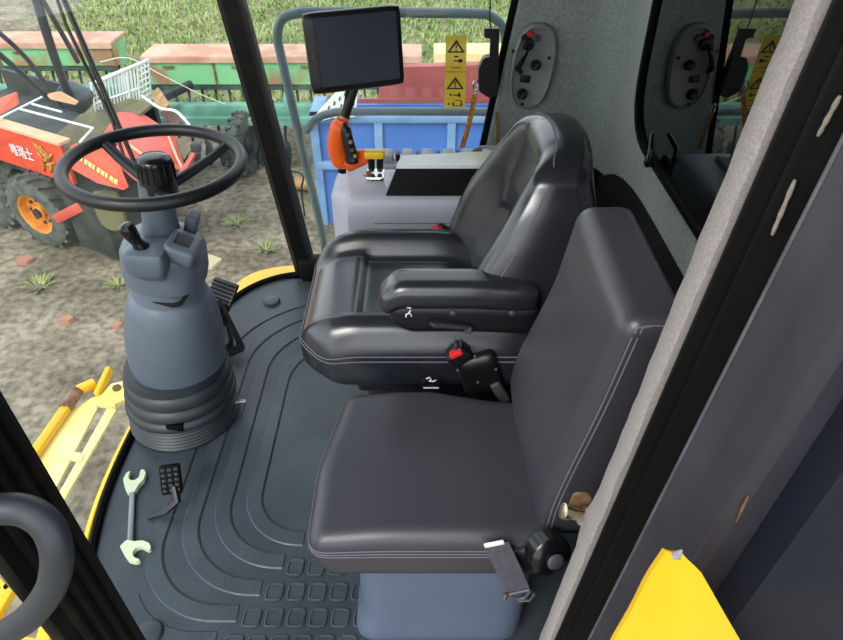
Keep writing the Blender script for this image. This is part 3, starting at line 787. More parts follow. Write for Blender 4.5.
mb = MB(); mb.tube([h_ + V((-0.024, -0.003, -0.006)), h_ + V((-0.021, -0.003, 0.004))], [0.005, 0.004], 8); mb.build('hook_tip', 'zinc', sb)
# ---- striker pin on the pillar
sp_ = at(588, 514, y=0.475)
st = thing('door_striker', sp_, 'shiny door striker pin with rusty plate on the felt trimmed pillar', 'door striker')
mb = MB(); mb.plate(round_poly([(-0.016, -0.022), (0.012, -0.022), (0.012, 0.026), (-0.012, 0.03)], 0.010), [], lambda u, v, w: at(580, 508, y=0.49) + V((u, w, v)), 0.004); mb.build('striker_plate', 'rustplate', st)
e0, e1 = at(585, 516, y=0.478), at(563, 511, y=0.476)
mb = MB(); dd = (e1 - e0); mb.tube([e0, e0 + dd * 0.15, e0 + dd * 0.16, e0 + dd * 0.75, e0 + dd * 0.78, e0 + dd * 1.0, e0 + dd * 1.03], [0.013, 0.013, 0.0085, 0.0085, 0.0105, 0.0105, 0.009], 18); mb.build('pin', 'zinc', st)
# ================================================================== CONSOLE
cs = thing('side_console', (0.05, 1.68, 0.01), 'light grey side console with switches standing beyond the driver seat', 'console')
def cd(q, p):
    q = q.copy(); q.z -= 0.02 * sm(-0.75, -1, p[0]) * sm(0.2, 1, p[2]); q.x += 0.05 * sm(-0.8, -1, p[0]) * sm(0.3, 1, abs(p[1])); return q
kc = V((0.06, 1.69, 0.29)); kh = (0.318, 0.155, 0.282)
MB().rbox(kc, kh, 0.03, (36, 20, 20), cd).build('console_body', 'console', cs, angle=80)
seam(kc, kh, 0.03, cd, [(-0.95 + 0.1 * i, -1, 0.50 - 0.004 * i) for i in range(20)], 0.0014, 'panel_gap', 'bracket', cs, 0.0)
seam(kc, kh, 0.03, cd, [(-0.6 + 0.1 * i, -1, 0.74) for i in range(16)], 0.0010, 'panel_gap', 'bracket', cs, 0.0)
# armrest box on the console
mb = MB(); rings = []
for x in (-0.085, 0.27):
    k = 0.02 if x < 0 else 0
    rings.append([V((x - 0.012 * (x < 0), 1.556, 0.572)), V((x + k * 0.8, 1.556, 0.645)), V((x + k, 1.565, 0.652)), V((x + k + 0.01, 1.615 if x < 0 else 1.655, 0.652)), V((x, 1.62 if x < 0 else 1.66, 0.570))])
mb.poly_ring_loft(rings); bx_ = mb.build('armrest_box', 'black', cs, angle=30)
mb = MB(); rings = []
for x in (-0.066, 0.27): rings.append([V((x, 1.560, 0.6495)), V((x, 1.562, 0.658)), V((x + 0.012, 1.622 if x < 0 else 1.662, 0.658)), V((x + 0.012, 1.622 if x < 0 else 1.662, 0.651))])
mb.poly_ring_loft(rings); mb.build('armrest_lid', 'pale', bx_, angle=30)
mb = MB(); mb.box((-0.13, 1.70, 0.56), (0.28, 1.79, 0.588), 0.012); sr = mb.build('switch_bank', 'console', cs)
for i in range(6):
    x = -0.098 + 0.058 * i
    mb = MB(); mb.rbox(V((x, 1.75, 0.598)), (0.016, 0.018, 0.016), 0.006, (4, 4, 4), lambda q, p: RX(0.25) @ q); mb.build('rocker', 'btn', sr)
for i in range(6):
    x = -0.069 + 0.058 * i
    mb = MB(); mb.rbox(V((x, 1.752, 0.597)), (0.007, 0.016, 0.013), 0.004, (3, 3, 3)); mb.build('toggle_switch', 'black', sr)
mb = MB(); mb.lathe([(0.062, 0), (0.062, 0.022), (0.055, 0.03), (0.050, 0.03), (0.046, 0.012), (0.0, 0.012)], (0.195, 1.725, 0.588), None, 36); mb.build('cup_holder', 'console', cs)
# throttle knobs with yellow cap
mb = MB(); kb = at(375, 178, y=1.60)
mb.rbox(kb + V((0, 0.02, -0.004)), (0.026, 0.028, 0.010), 0.006, (6, 6, 4)); kbp = mb.build('lever_plate', 'chrome', cs)
for px in (371.5, 380):
    a = at(px, 171, y=1.62); b = at(px, 157, y=1.62)
    mb = MB(); mb.tube([a, a + (b - a) * 0.2, b], [0.007, 0.0095, 0.0095], 14); kn = mb.build('throttle_knob', 'gloss', cs)
a, b = at(365, 155, y=1.62), at(384, 153, y=1.62)
mb = MB(); mb.rbox((a + b) / 2, (0.027, 0.014, 0.011), 0.006, (6, 4, 4)); yc = mb.build('knob_cap', 'yellowcap', cs)
mb = MB(); mb.rbox(at(391, 178, y=1.60), (0.018, 0.02, 0.018), 0.007, (4, 4, 4)); mb.build('toggle', 'btn', cs)
mb = MB(); mb.tube(spline([at(343, 180, z=0.552), at(352, 176, z=0.562), at(366, 176, z=0.572)], 5), 0.004, 8, flat=0.5); mb.build('lever_slot', 'bracket', cs)
# ---- joystick
jy = 1.66
jt = thing('joystick', at(345, 170, y=jy), 'orange joystick grip with black button face on the grey console', 'joystick')
mb = MB()
g = [at(352, 166, y=jy), at(343, 162, y=jy), at(338, 152, y=jy), at(337.5, 140, y=jy), at(340, 128, y=jy), at(343, 119, y=jy)]
mb.tube(spline(g, 6), [0.008 + 0.019 * sm(0, 8, i) * (1 - 0.55 * sm(24, 30, i)) for i in range(31)], 16)
mb.tube(spline([at(346, 163, y=jy), at(354, 160, y=jy), at(363, 157, y=jy), at(370, 154, y=jy - 0.02)], 5), [0.026, 0.027, 0.027, 0.026, 0.026, 0.025, 0.025, 0.024, 0.024, 0.023, 0.022, 0.021, 0.020, 0.018, 0.015, 0.010], 16)
gr = mb.build('grip', 'orange', jt, angle=80)
mb = MB()
f = [at(352, 163, y=jy - 0.022), at(351.5, 155, y=jy - 0.022), at(349, 145, y=jy - 0.022), at(346.5, 134, y=jy - 0.02), at(344.5, 123, y=jy - 0.014)]
mb.tube(spline(f, 6), [0.010] + [0.0185 - 0.0002 * i for i in range(1, 22)] + [0.010, 0.007, 0.004], 14)
fc = mb.build('button_face', 'black', jt, angle=80)
for (px, py, m_) in ((348, 135, 'bracket'), (350.5, 142, 'brick'), (352, 150, 'bracket'), (355, 156, 'leaf'), (353, 160, 'bracket')):
    p = at(px, py, y=jy - 0.036)
    mb = MB(); mb.rbox(p, (0.005, 0.004, 0.005), 0.002, (3, 3, 3)); mb.build('button', m_, fc)
mb = MB(); mb.tube([at(343, 164, y=jy), at(342, 172, y=jy)], [0.009, 0.012], 14); mb.build('boot', 'rubber', jt)
# ---- monitor
mc = at(355, 50, y=1.74)
RM = RZ(radians(17)) @ RX(radians(-6)) @ RY(radians(-1.0))
mt = thing('monitor', at(345, 172, y=1.76), 'black dashboard monitor with blank screen on a post above the console', 'monitor')
mb = MB(); mb.rbox(mc, (0.126, 0.016, 0.098), 0.010, (10, 4, 10), lambda q, p: RM @ q); cs_ = mb.build('monitor_case', 'black', mt, angle=60)
def mm(u, v, w): return mc + RM @ V((u, -0.0160 - w, v))
MB().plate(round_poly([(-0.098, -0.080), (0.112, -0.080), (0.112, 0.086), (-0.098, 0.086)], 0.004), [], mm, 0.0012).build('screen', 'screen', cs_)
mb = MB(); mb.lathe([(0.003, 0), (0.003, 0.002)], mm(-0.112, 0.0, 0), RX(pi / 2), 10); mb.build('power_light', 'bracket', cs_)
mb = MB(); mb.tube([mc + V((-0.01, 0.035, -0.03)), mc + V((-0.012, 0.035, -0.11)), at(343, 122, y=1.77), at(341, 146, y=1.77), at(340.5, 159, y=1.77)], [0.012, 0.013, 0.014, 0.014, 0.016], 14); mb.build('post', 'black', mt)
mb = MB(); mb.tube(spline([mc + V((-0.03, 0.03, -0.08)), mc + V((-0.035, 0.03, -0.13)), at(342, 118, y=1.79)], 5), 0.004, 8); mb.build('cable', 'black', mt)
mb = MB(); mb.obox(mc + V((-0.005, 0.025, -0.098)), (0.05, 0.03, 0.012), RZ(0.3), 0.004); mb.build('mount', 'bracket', mt)
# ================================================================== FAR WALL FITTINGS
cpc = at(532, 67, y=1.998)
cpn = thing('control_panel', cpc, 'oval grey control panel with key and black knobs on the felt corner post', 'control panel')
RP = RY(radians(5))
def capsule(w, h, k=10, n=2.6):
    out = []
    for i in range(4 * k):
        a = 2 * pi * i / (4 * k); c_, s_ = cos(a), sin(a)
        out.append((w * math.copysign(abs(c_) ** (2 / n), c_), h * math.copysign(abs(s_) ** (2 / n), s_)))
    return out
def cpm(u, v, w): return cpc + RP @ V((u, -w, v))
mb = MB(); rings = []
for s, w in ((1.0, 0), (1.0, 0.008), (0.95, 0.016), (0.86, 0.018), (0.80, 0.012), (0.76, 0.010)):
    rings.append([cpm(a, b, w) for a, b in capsule(0.068 * s, 0.128 * (1 - (1 - s) * 0.55))])
mb.poly_ring_loft(rings); bz = mb.build('bezel', 'console2', cpn, angle=60)
def pk(px, py): return at(px, py, y=1.984)
for (px, py, r) in ((535.5, 65, 0.016), (522, 94, 0.017)):
    p = pk(px, py)
    mb = MB(); mb.lathe([(r, 0), (r, 0.006), (r * 0.75, 0.012), (r * 0.7, 0.016)], p, RX(pi / 2), 20); k_ = mb.build('knob', 'black', cpn)
    mb = MB(); mb.obox(p + V((0, -0.017, 0)), (0.004, 0.004, r * 1.1), RY(0.6), 0.001); mb.build('pointer', 'bracket', k_)
mb = MB(); p = pk(525, 79); mb.obox(p, (0.032, 0.008, 0.022), RP, 0.003); mb.build('socket', 'black', cpn)
p = pk(527.5, 44)
mb = MB(); mb.lathe([(0.018, 0), (0.018, 0.008), (0.014, 0.012)], p, RX(pi / 2), 20); ig = mb.build('ignition_lock', 'black', cpn)
mb = MB(); mb.tube([p + V((0, -0.012, 0)), p + V((-0.006, -0.03, -0.008))], 0.006, 8); mb.obox(p + V((-0.012, -0.035, -0.025)), (0.014, 0.012, 0.04), RY(0.35), 0.004)
mb.tube([p + V((-0.018, -0.035, -0.04)), p + V((-0.026, -0.03, -0.062)), p + V((-0.014, -0.03, -0.075))], [0.008, 0.010, 0.006], 8); mb.build('key', 'gloss', ig)
for (px, py, m_) in ((524, 37, 'black'), (530, 34, 'red'), (537, 38, 'bracket')):
    mb = MB(); mb.lathe([(0.009, 0), (0.009, 0.006), (0.007, 0.008)], pk(px, py), RX(pi / 2), 14); mb.build('indicator_light', m_, cpn)
for (px, py) in ((513, 51), (549, 58), (522, 104)):
    mb = MB(); mb.lathe([(0.005, 0), (0.005, 0.004)], at(px, py, y=1.986), RX(pi / 2), 10); mb.build('screw', 'black', cpn)
# window lock on the side window
lk = thing('window_lock', at(490, 70, y=1.99), 'black plastic lock with upright arm at the rear edge of the side window', 'lock')
mb = MB(); mb.plate(round_poly([(483, 55), (498, 52), (497, 92), (489, 95), (478, 88), (478, 66)], 3), [], lambda u, v, w: at(u, v, y=1.995) + V((0, -w, 0)), 0.03); mb.build('lock_body', 'black', lk, angle=40)
mb = MB(); mb.plate(round_poly([(484, 27), (499, 27), (498, 60), (489, 60), (490, 37), (484, 36)], 1), [], lambda u, v, w: at(u, v, y=1.99) + V((0, -w, 0)), 0.018); mb.build('lock_arm', 'black', lk, angle=40)
mb = MB(); mb.tube(spline([at(491, 30, y=1.985), at(490, 15, y=1.99), at(491, -20, y=1.99)], 5), 0.0022, 6); mb.build('wire', 'black', lk)
mb = MB(); rg = at(476, 86, y=1.965); mb.tube([rg + V((0.009 * cos(a * pi / 8), 0, 0.016 * sin(a * pi / 8))) for a in range(16)], 0.003, 6, closed=True); mb.build('ring', 'chrome', lk)
def lanyard(p0, p1, w, m_, label):
    P = spline([p0, (p0 + p1) / 2 + V((0.003, -0.004, 0)), p1], 6)
    rings = [[p + V((-w, -0.002, 0)), p + V((w, -0.002, 0)), p + V((w, 0.002, 0)), p + V((-w, 0.002, 0))] for p in P]
    t = thing('lanyard', p1, label, 'strap')
    mb = MB(); mb.poly_ring_loft(rings); mb.build('webbing', m_, t)
    mb = MB(); rg = p0 + V((0, 0, 0.012)); mb.tube([rg + V((0.006 * cos(a * pi / 6), 0, 0.014 * sin(a * pi / 6))) for a in range(12)], 0.0022, 6, closed=True); mb.build('clip', 'chrome', t)
    return t
lanyard(at(475, 94, y=1.965), at(462, 148, y=1.90), 0.008, 'strap', 'bright orange strap hanging from the window lock in front of the glass')
lanyard(at(497, 112, y=1.975), at(497.5, 149, y=1.975), 0.006, 'strapdull', 'dull brown strap hanging against the grey felt post')
# warning sticker
ws = thing('warning_sticker', at(457, 108, y=2.008), 'yellow warning sticker with two triangles on the side window glass', 'sticker')
def smap(u, v, w):
    a = at(446 - v * 2.0 + u * 21, 35 + v * 73, y=2.0095); return a + V((0, -w, 0))
MB().plate([(0, 0), (1, 0), (1, 1), (0, 1)], [], smap, 0.001).build('sticker_sheet', 'sticker', ws)
mb = MB()
def tri(v0, v1):
    o_ = [(0.5, v0), (0.92, v1), (0.08, v1)]; i_ = [(0.5, v0 + 0.05), (0.78, v1 - 0.018), (0.22, v1 - 0.018)]
    mb.plate(o_, [i_], lambda u, v, w: smap(u, v, 0.001 + w), 0.0006)
    mb.plate([(0.46, v0 + 0.07), (0.54, v0 + 0.07), (0.53, v1 - 0.055), (0.47, v1 - 0.055)], [], lambda u, v, w: smap(u, v, 0.001 + w), 0.0006)
    mb.plate([(0.46, v1 - 0.044), (0.54, v1 - 0.044), (0.54, v1 - 0.026), (0.46, v1 - 0.026)], [], lambda u, v, w: smap(u, v, 0.001 + w), 0.0006)
tri(0.06, 0.24); tri(0.57, 0.74)
for (u0, v0, u1, v1) in ((0.42, 0.285, 0.62, 0.305), (0.4, 0.345, 0.7, 0.36), (0.62, 0.33, 0.82, 0.375), (0.3, 0.44, 0.75, 0.45), (0.0, 0.500, 1.0, 0.507), (0.25, 0.80, 0.34, 0.83), (0.42, 0.815, 0.80, 0.83), (0.66, 0.79, 0.74, 0.85), (0.18, 0.93, 0.26, 0.955), (0.40, 0.92, 0.48, 0.97), (0.44, 0.96, 0.85, 0.97), (0.78, 0.90, 0.85, 0.97), (0.5, 0.89, 0.8, 0.90)):
    mb.plate([(u0, v0), (u1, v0), (u1, v1), (u0, v1)], [], lambda u, v, w: smap(u, v, 0.001 + w), 0.0006)
mb.build('pictograms', 'ink', ws)
# ================================================================== JUST OUTSIDE
hr = thing('handrail', (-0.38, 2.2, -0.4), 'grey tubular handrail outside the side window', 'handrail')
YH = 2.2
pth = [at(327, 262, y=YH), at(318, 215, y=YH), at(300, 140, y=YH), at(282, 60, y=YH), at(277.5, 36, y=YH), at(281, 21, y=YH), at(294, 14, y=YH), at(330, 12, y=YH), at(470, 13.5, y=YH), at(490, 16, y=YH), at(502, 26, y=YH), at(506, 45, y=YH), at(508, 110, y=YH)]
pth = [pth[0] + V((0.03, 0, -0.45))] + pth
MB().tube(spline(pth, 6), 0.0155, 14).build('top_rail', 'rail', hr, angle=80)
MB().tube(spline([at(306, 131, y=YH), at(315, 120, y=YH), at(330, 113.5, y=YH), at(360, 111.5, y=YH), at(510, 112, y=YH)], 6), 0.0145, 14).build('middle_rail', 'rail', hr, angle=80)
# yellow skirt under the windshield
mb = MB(); rings = []
for i, p in enumerate(front[1:-1]):
    k = 0.035 + 0.10 * math.exp(-((p.y - 1.96) / 0.12) ** 2)
    d_ = V((p.x + 0.2, (p.y - 1.22) * 0.9, 0)).normalized()
    rings.append([p + V((0, 0, -0.035)), p + d_ * 0.02 + V((0, 0, -0.02)), p + d_ * k + V((0, 0, -0.03)), p + d_ * k + V((0, 0, -0.12)), p + V((0, 0, -0.12))])
mb.poly_ring_loft(rings)
tag(mb.build('cab_skirt', 'yellow', angle=40), 'curved yellow skirt edging the cab floor below the windshield', 'body panel')
# yellow frame of the feeder in front
zf = -0.42
yf = thing('feeder_frame', at(80, 430, z=zf - 0.1), 'pale yellow steel feeder frame below the windshield', 'frame')
def fp(px, py, dz=0): return at(px, py, z=zf) + V((0, 0, dz))
mb = MB(); rings = []
mb.plate([(26, 476), (70, 412), (92, 398), (100, 396), (92, 408), (47, 492), (34, 508)], [], lambda u, v, w: fp(u, v, w - 0.012), 0.014); mb.build('top_plate', 'yellowpale', yf, angle=30)
mb = MB(); mb.beam(fp(18, 484, 0.02), fp(72, 406, 0.02), 0.035, 0.03, 0.006); mb.build('edge_bar', 'yellow', yf)
mb = MB(); mb.tube([fp(67, 412, 0.02), fp(80, 396, 0.03)], 0.025, 10); mb.build('hinge_tube', 'rustplate', yf)
mb = MB(); mb.beam(fp(80, 396, 0.03), fp(98, 388, 0.03), 0.035, 0.035, 0.008); mb.beam(fp(98, 398, 0.01), fp(113, 376, 0.04), 0.022, 0.04, 0.006); mb.build('lug', 'yellow', yf)
mb = MB()
for k_, q in enumerate(([(46, 497), (51, 500), (98, 409), (94, 406)], [(54, 505), (61, 508), (117, 411), (109, 408)], [(94, 407), (99, 396), (116, 394), (116, 409)], [(101, 398), (112, 386), (130, 382), (131, 399), (116, 406)], [(70, 453), (66, 460), (82, 464), (85, 456)], [(46, 500), (44, 506), (58, 509), (61, 503)])):
    mb.plate(q, [], lambda u, v, w: fp(u, v, -0.004 + 0.0015 * k_ + w), 0.012)
mb.build('ladder_frame', 'yellowpale', yf, angle=30)
mb = MB(); mb.lathe([(0.016, 0), (0.016, 0.01)], fp(118, 391, 0.013), None, 14); mb.build('bolt', 'rustplate', yf)
mb = MB(); mb.beam(at(-12, 626, z=-0.9), at(14, 583, z=-0.9), 0.05, 0.04, 0.006); mb.beam(at(-10, 560, z=-0.9), at(10, 592, z=-0.9), 0.03, 0.04, 0.006); mb.beam(at(40, 660, z=-0.9), at(48, 628, z=-0.9), 0.05, 0.04, 0.006); mb.beam(at(-12, 640, z=-0.9), at(48, 650, z=-0.9), 0.05, 0.04, 0.006)
tag(mb.build('step_frame', 'yellow'), 'yellow ladder step frame seen through the near black grab handle', 'ladder')
# dark chassis floor below feeder (brown grey dust deck)
# grab handle
gh = thing('grab_handle', at(50, 560, t=0.62), 'thick dark rubber grab handle looped beside the near front jamb', 'handle')
gpts = [(-40, 517, .585), (0, 509, .59), (27, 511.5, .595), (48, 527, .60), (57, 555, .61), (51, 588, .635), (29, 617, .66), (0, 636, .69), (-40, 660, .72)]
MB().tube(spline([at(a, b, t=c_) for a, b, c_ in gpts], 8), 0.0148, 18).build('loop', 'bellows', gh, angle=80)
# yellow fender tip
ft = thing('fender_tip', at(672, 640, y=0.16), 'bright yellow folded fender tip rising beside the dark door jamb', 'fender')
mb = MB(); rings = []
apex = at(676, 556, y=0.185)
for i in range(25):
    k = (i / 24) ** 1.7
    z = apex.z - 0.42 * k
    c_ = V((apex.x + 0.0 + 0.008 * k, 0.185 - 0.003 * sm(0, 0.2, k), z))
    wl = 0.004 + 0.002 * sm(-0.02, 0.10, k) + 0.002 * k; wr_ = 0.004 + 0.004 * sm(0, 0.05, k) + 0.235 * k
    xr = min(0.09 * k, 0.03)
    ring = []
    for j in range(17):
        x = -wl + (wl + wr_) * j / 16
        ring.append(c_ + V((x, 0.55 * (sqrt((xr - x) ** 2 + 0.00004) + (xr - x)) * 0.5 + 0.12 * max(0, x - xr), 0)))
    ring += [p + V((0.0, 0.004, -0.004)) for p in reversed(ring)]
    rings.append(ring)
mb.poly_ring_loft(rings); mb.build('sheet', 'yellow', ft, angle=60)
mb = MB(); mb.tube([at(672, 557, y=0.184), at(677, 556, y=0.184), at(682, 550, y=0.186)], [0.001, 0.0028, 0.0006], 8); mb.build('torn_lip', 'feltedge', ft)
# ================================================================== OUTSIDE GROUND
GZ = -2.0
mb = MB()
for i in range(40):
    for j in range(40): pass
bmesh.ops.create_grid(mb.bm, x_segments=4, y_segments=4, size=45)
for v in mb.bm.verts: v.co.z = GZ
struct(mb.build('ground', 'ground', org=(0, 0, GZ), fix=False), 'bare dirt yard with weeds', 'ground')
mb = MB(); fpoly = [(-6.4, 9.2), (-3.0, 8.7), (4, 8.6), (12, 8.6), (12, 40), (-14, 40), (-7.6, 16), (-7.0, 12.8)]
mb.plate(fpoly, [], lambda u, v, w: V((u, v, GZ + w)), 0.02)
struct(mb.build('field', 'fieldsoil', fix=True), 'green crop field beyond the drills', 'field')
mb = MB(); bm = mb.bm; rn = random.Random(11)
def inside(x, y):
    n = len(fpoly); c = False
    for i in range(n):
        x1, y1 = fpoly[i]; x2, y2 = fpoly[i - 1]
        if (y1 > y) != (y2 > y) and x < (x2 - x1) * (y - y1) / (y2 - y1) + x1: c = not c
    return c
cnt = 0
row = 0
y = 8.5
while y < 21:
    x = -0.95 * y - 1.0
    while x < 0.25 * y + 0.6:
        xx = x + rn.uniform(-.06, .06); yy_ = y + rn.gauss(0, 0.05)
        if inside(xx, yy_) and rn.random() < 0.86:
            for b in range(3):
                a = rn.uniform(0, 2 * pi); h = rn.uniform(.04, .10); w = rn.uniform(.010, .02); l = rn.uniform(.03, .10)
                p = V((xx + rn.uniform(-.03, .03), yy_ + rn.uniform(-.03, .03), GZ + 0.02)); sd_ = V((-sin(a), cos(a), 0)) * w; dr = V((cos(a), sin(a), 0)) * l
                v1 = bm.verts.new(p - sd_); v2 = bm.verts.new(p + sd_); v3 = bm.verts.new(p + sd_ * .7 + dr * .5 + V((0, 0, h * .8))); v4 = bm.verts.new(p - sd_ * .7 + dr * .5 + V((0, 0, h * .8))); v5 = bm.verts.new(p + dr + V((0, 0, h)))
                bm.faces.new((v1, v2, v3, v4)); bm.faces.new((v4, v3, v5))
        x += 0.085
    y += 0.17
tag(mb.build('crop_grass', 'crop', org=(0, 12, GZ), smooth=False, fix=False), 'young green crop growing in rows across the field', 'crop', kind='stuff')
# weeds near
def tuft(c, n, r, h, label):
    mb = MB(); bm = mb.bm
    for i in range(n):
        a = rn.uniform(0, 2 * pi); q = 0.45 * r * sqrt(rn.random()); p = V((c.x + q * cos(a), c.y + q * sin(a), GZ))
        hh = h * rn.uniform(.5, 1); w = V((-sin(a), cos(a), 0)) * 0.008; dr = V((cos(a), sin(a), 0)) * 0.09
        v = [bm.verts.new(e) for e in (p - w, p + w, p + w + dr * .4 + V((0, 0, hh * .7)), p - w + dr * .4 + V((0, 0, hh * .7)), p + dr + V((0, 0, hh)))]
        bm.faces.new(v[:4]); bm.faces.new((v[3], v[2], v[4]))
    return tag(mb.build('weed_tuft', 'leaf', org=(c.x, c.y, GZ), smooth=False, fix=False), label, 'weed', 'weed tufts in the yard')
for (px, py, n, r, lb) in ((236, 224, 46, .2, 'green weed tuft right of the steering column'), (266, 250, 24, .14, 'sparse weed tuft close to the far windshield pillar'), (40, 287, 30, .22, 'faint weed tuft left of the gear lever'), (118, 286, 26, .12, 'weed tuft touching the left of the column shroud')):
    tuft(at(px, py, z=GZ), n, r, 0.065, lb)
def flat(px, py, s, m_, name, label, cat, h=0.03):
    c = at(px, py, z=GZ)
    pl = round_poly([(-s, -s * .5), (s * .6, -s * .7), (s, s * .2), (s * .1, s * .7), (-s * .9, s * .4)], s * .1, 2)
    return tag(MB().plate(pl, [], lambda u, v, w: c + V((u, v, w)), h).build(name, m_), label, cat)
flat(205, 263, .16, 'paper', 'cardboard_scrap', 'pale scrap lying on the dirt right of the shroud', 'scrap')
flat(68, 322, .06, 'brick', 'brick_piece', 'reddish brick piece lying on the dirt left of the column', 'brick', .05)
flat(118, 327, .045, 'brick', 'brick_piece', 'small brown brick piece right against the column shroud', 'brick', .04)
flat(26, 262, .08, 'brick', 'brick_piece', 'dusty brick slab below the orange wheel rim', 'brick', .04)
# ================================================================== RED HARVESTER
O = V((-3.12, 5.24, 0)); U = V((-0.875, 0.485, 0)).normalized(); W = V((0.485, 0.875, 0)).normalized()
def rh(u, w, z): return O + U * u + W * w + V((0, 0, z))
hv = thing('red_harvester', rh(1.0, 0.5, GZ), 'small red harvester with gold emblem parked beyond the windshield', 'harvester')
def hbox(mb, u0, u1, w0, w1, z0, z1):
    ring = lambda z: [rh(u0, w0, z), rh(u1, w0, z), rh(u1, w1, z), rh(u0, w1, z)]
    return mb.poly_ring_loft([ring(z0), ring(z1)])
zt, zb = -0.90, -1.28
mb = MB(); hbox(mb, 0, 2.4, 0, 0.03, zb, zt); sp1 = mb.build('side_panel', 'mred', hv)
mb = MB(); hbox(mb, 0, 2.4, 1.05, 1.09, zb, -0.92); mb.build('back_panel', 'mdark', hv)
mb = MB(); q = [at(-14, 104, y=6.1), at(15, 93, y=6.1), at(17, 105, y=6.0), at(-2, 116, y=5.9), at(-14, 120, y=5.9)]
mb.poly_ring_loft([q, [p + V((0, 0.04, 0)) for p in q]]); mb.build('end_panel', 'mred', hv)
mb = MB(); hbox(mb, -0.02, 2.42, -0.02, 0.10, zt, zt + 0.025); mb.build('rim', 'cream', hv)
mb = MB(); hbox(mb, 0.0, 2.36, 0.03, 1.05, -1.35, -1.12); mb.build('tank_floor', 'mdark', hv)
mb = MB(); ring = [rh(0.0, 0.1, -1.12), rh(0.55, 0.1, -1.10), rh(0.62, 1.0, -0.88), rh(-0.08, 1.0, -0.84)]
mb.poly_ring_loft([ring, [p + V((0, 0, -0.03)) for p in ring]]); mb.build('cover_sheet', 'olive', hv)
rz = -0.85
def rz_(px, py): return at(px, py, z=rz)
for P in ([rz_(-8, 122), rz_(46, 95)], [rz_(20, 109), rz_(93, 128), rz_(80, 142)], [rz_(32, 104), rz_(62, 112)]):
    MB().tube(P, 0.011, 8).build('white_rod', 'white', hv)
mb = MB(); hbox(mb, 0.2, 2.2, 0.15, 0.95, -1.75, -1.28); mb.build('chassis', 'mdark', hv)
# front chute panel
mb = MB(); q = [at(70, 146, y=5.15), at(90, 143, y=5.2), at(114, 165, y=4.85), at(124, 190, y=4.65), at(97, 183, y=4.75), at(72, 169, y=5.05)]
mb.poly_ring_loft([q, [p + V((0.02, 0.05, 0)) for p in q]]); chp = mb.build('chute_panel', 'mred', hv)
mb = MB()
a, b = at(80, 158, y=5.0), at(118, 183, y=4.62)
for i in range(9):
    p = a + (b - a) * (i + 0.15) / 9; q_ = a + (b - a) * (i + (0.85 if i % 3 else 0.6)) / 9
    mb.beam(p, q_, 0.035, 0.006, 0, up=(0.3, -1, 0.2))
mb.build('lettering', 'limetext', chp)
# lettering on the side panel
try:
    cu = bpy.data.curves.new('harvester_text', 'FONT'); cu.body = '唯瑞士'; cu.size = 0.17; cu.extrude = 0.002
    to = bpy.data.objects.new('tmp_text', cu); C.objects.link(to)
    dg = bpy.context.evaluated_depsgraph_get()
    me = bpy.data.meshes.new_from_object(to.evaluated_get(dg)); C.objects.unlink(to); bpy.data.objects.remove(to)
    xs = [v.co.x for v in me.vertices]; x1 = max(xs)
    for v in me.vertices:
        u_ = 0.47 + (x1 - v.co.x) * 0.64; z_ = -1.15 + v.co.y * 0.78
        v.co = rh(u_, -0.008 - v.co.z, z_) - V(hv['_org'])
    me.name = 'lettering'; me.materials.clear(); me.materials.append(M['white'])
    lo = bpy.data.objects.new('lettering', me); C.objects.link(lo); lo['_org'] = hv['_org']; lo.parent = sp1; ALL.append(lo)
except Exception as e:
    print('text failed', e)
# emblem: gold ribbon figure
mb = MB()
def em(u, v): return rh(0.26 - u * 1.2, -0.008, -1.075 + v * 1.25)
for pts, r in (([(-.10, .10), (-.05, .06), (0, .02), (.03, -.02)], [.006, .016, .02, .01]), ([(-.02, .09), (.0, .05), (.02, .01)], [.004, .012, .014]), ([(.09, .05), (.05, .02), (.0, -.01), (-.05, -.04)], [.006, .016, .018, .01]),
               ([(.08, -.02), (.03, -.04), (-.03, -.06)], [.006, .015, .012]), ([(-.04, -.03), (-.08, -.07), (-.10, -.13)], [.014, .014, .006]), ([(.02, -.05), (.0, -.09), (-.03, -.12)], [.012, .014, .005]), ([(.1, -.07), (.05, -.09)], [.008, .012]), ([(-.09, .02), (-.05, .0)], [.008, .014])):
    mb.tube([em(*p) for p in pts], r, 8, flat=1.0)
mb.build('emblem', 'gold', sp1)
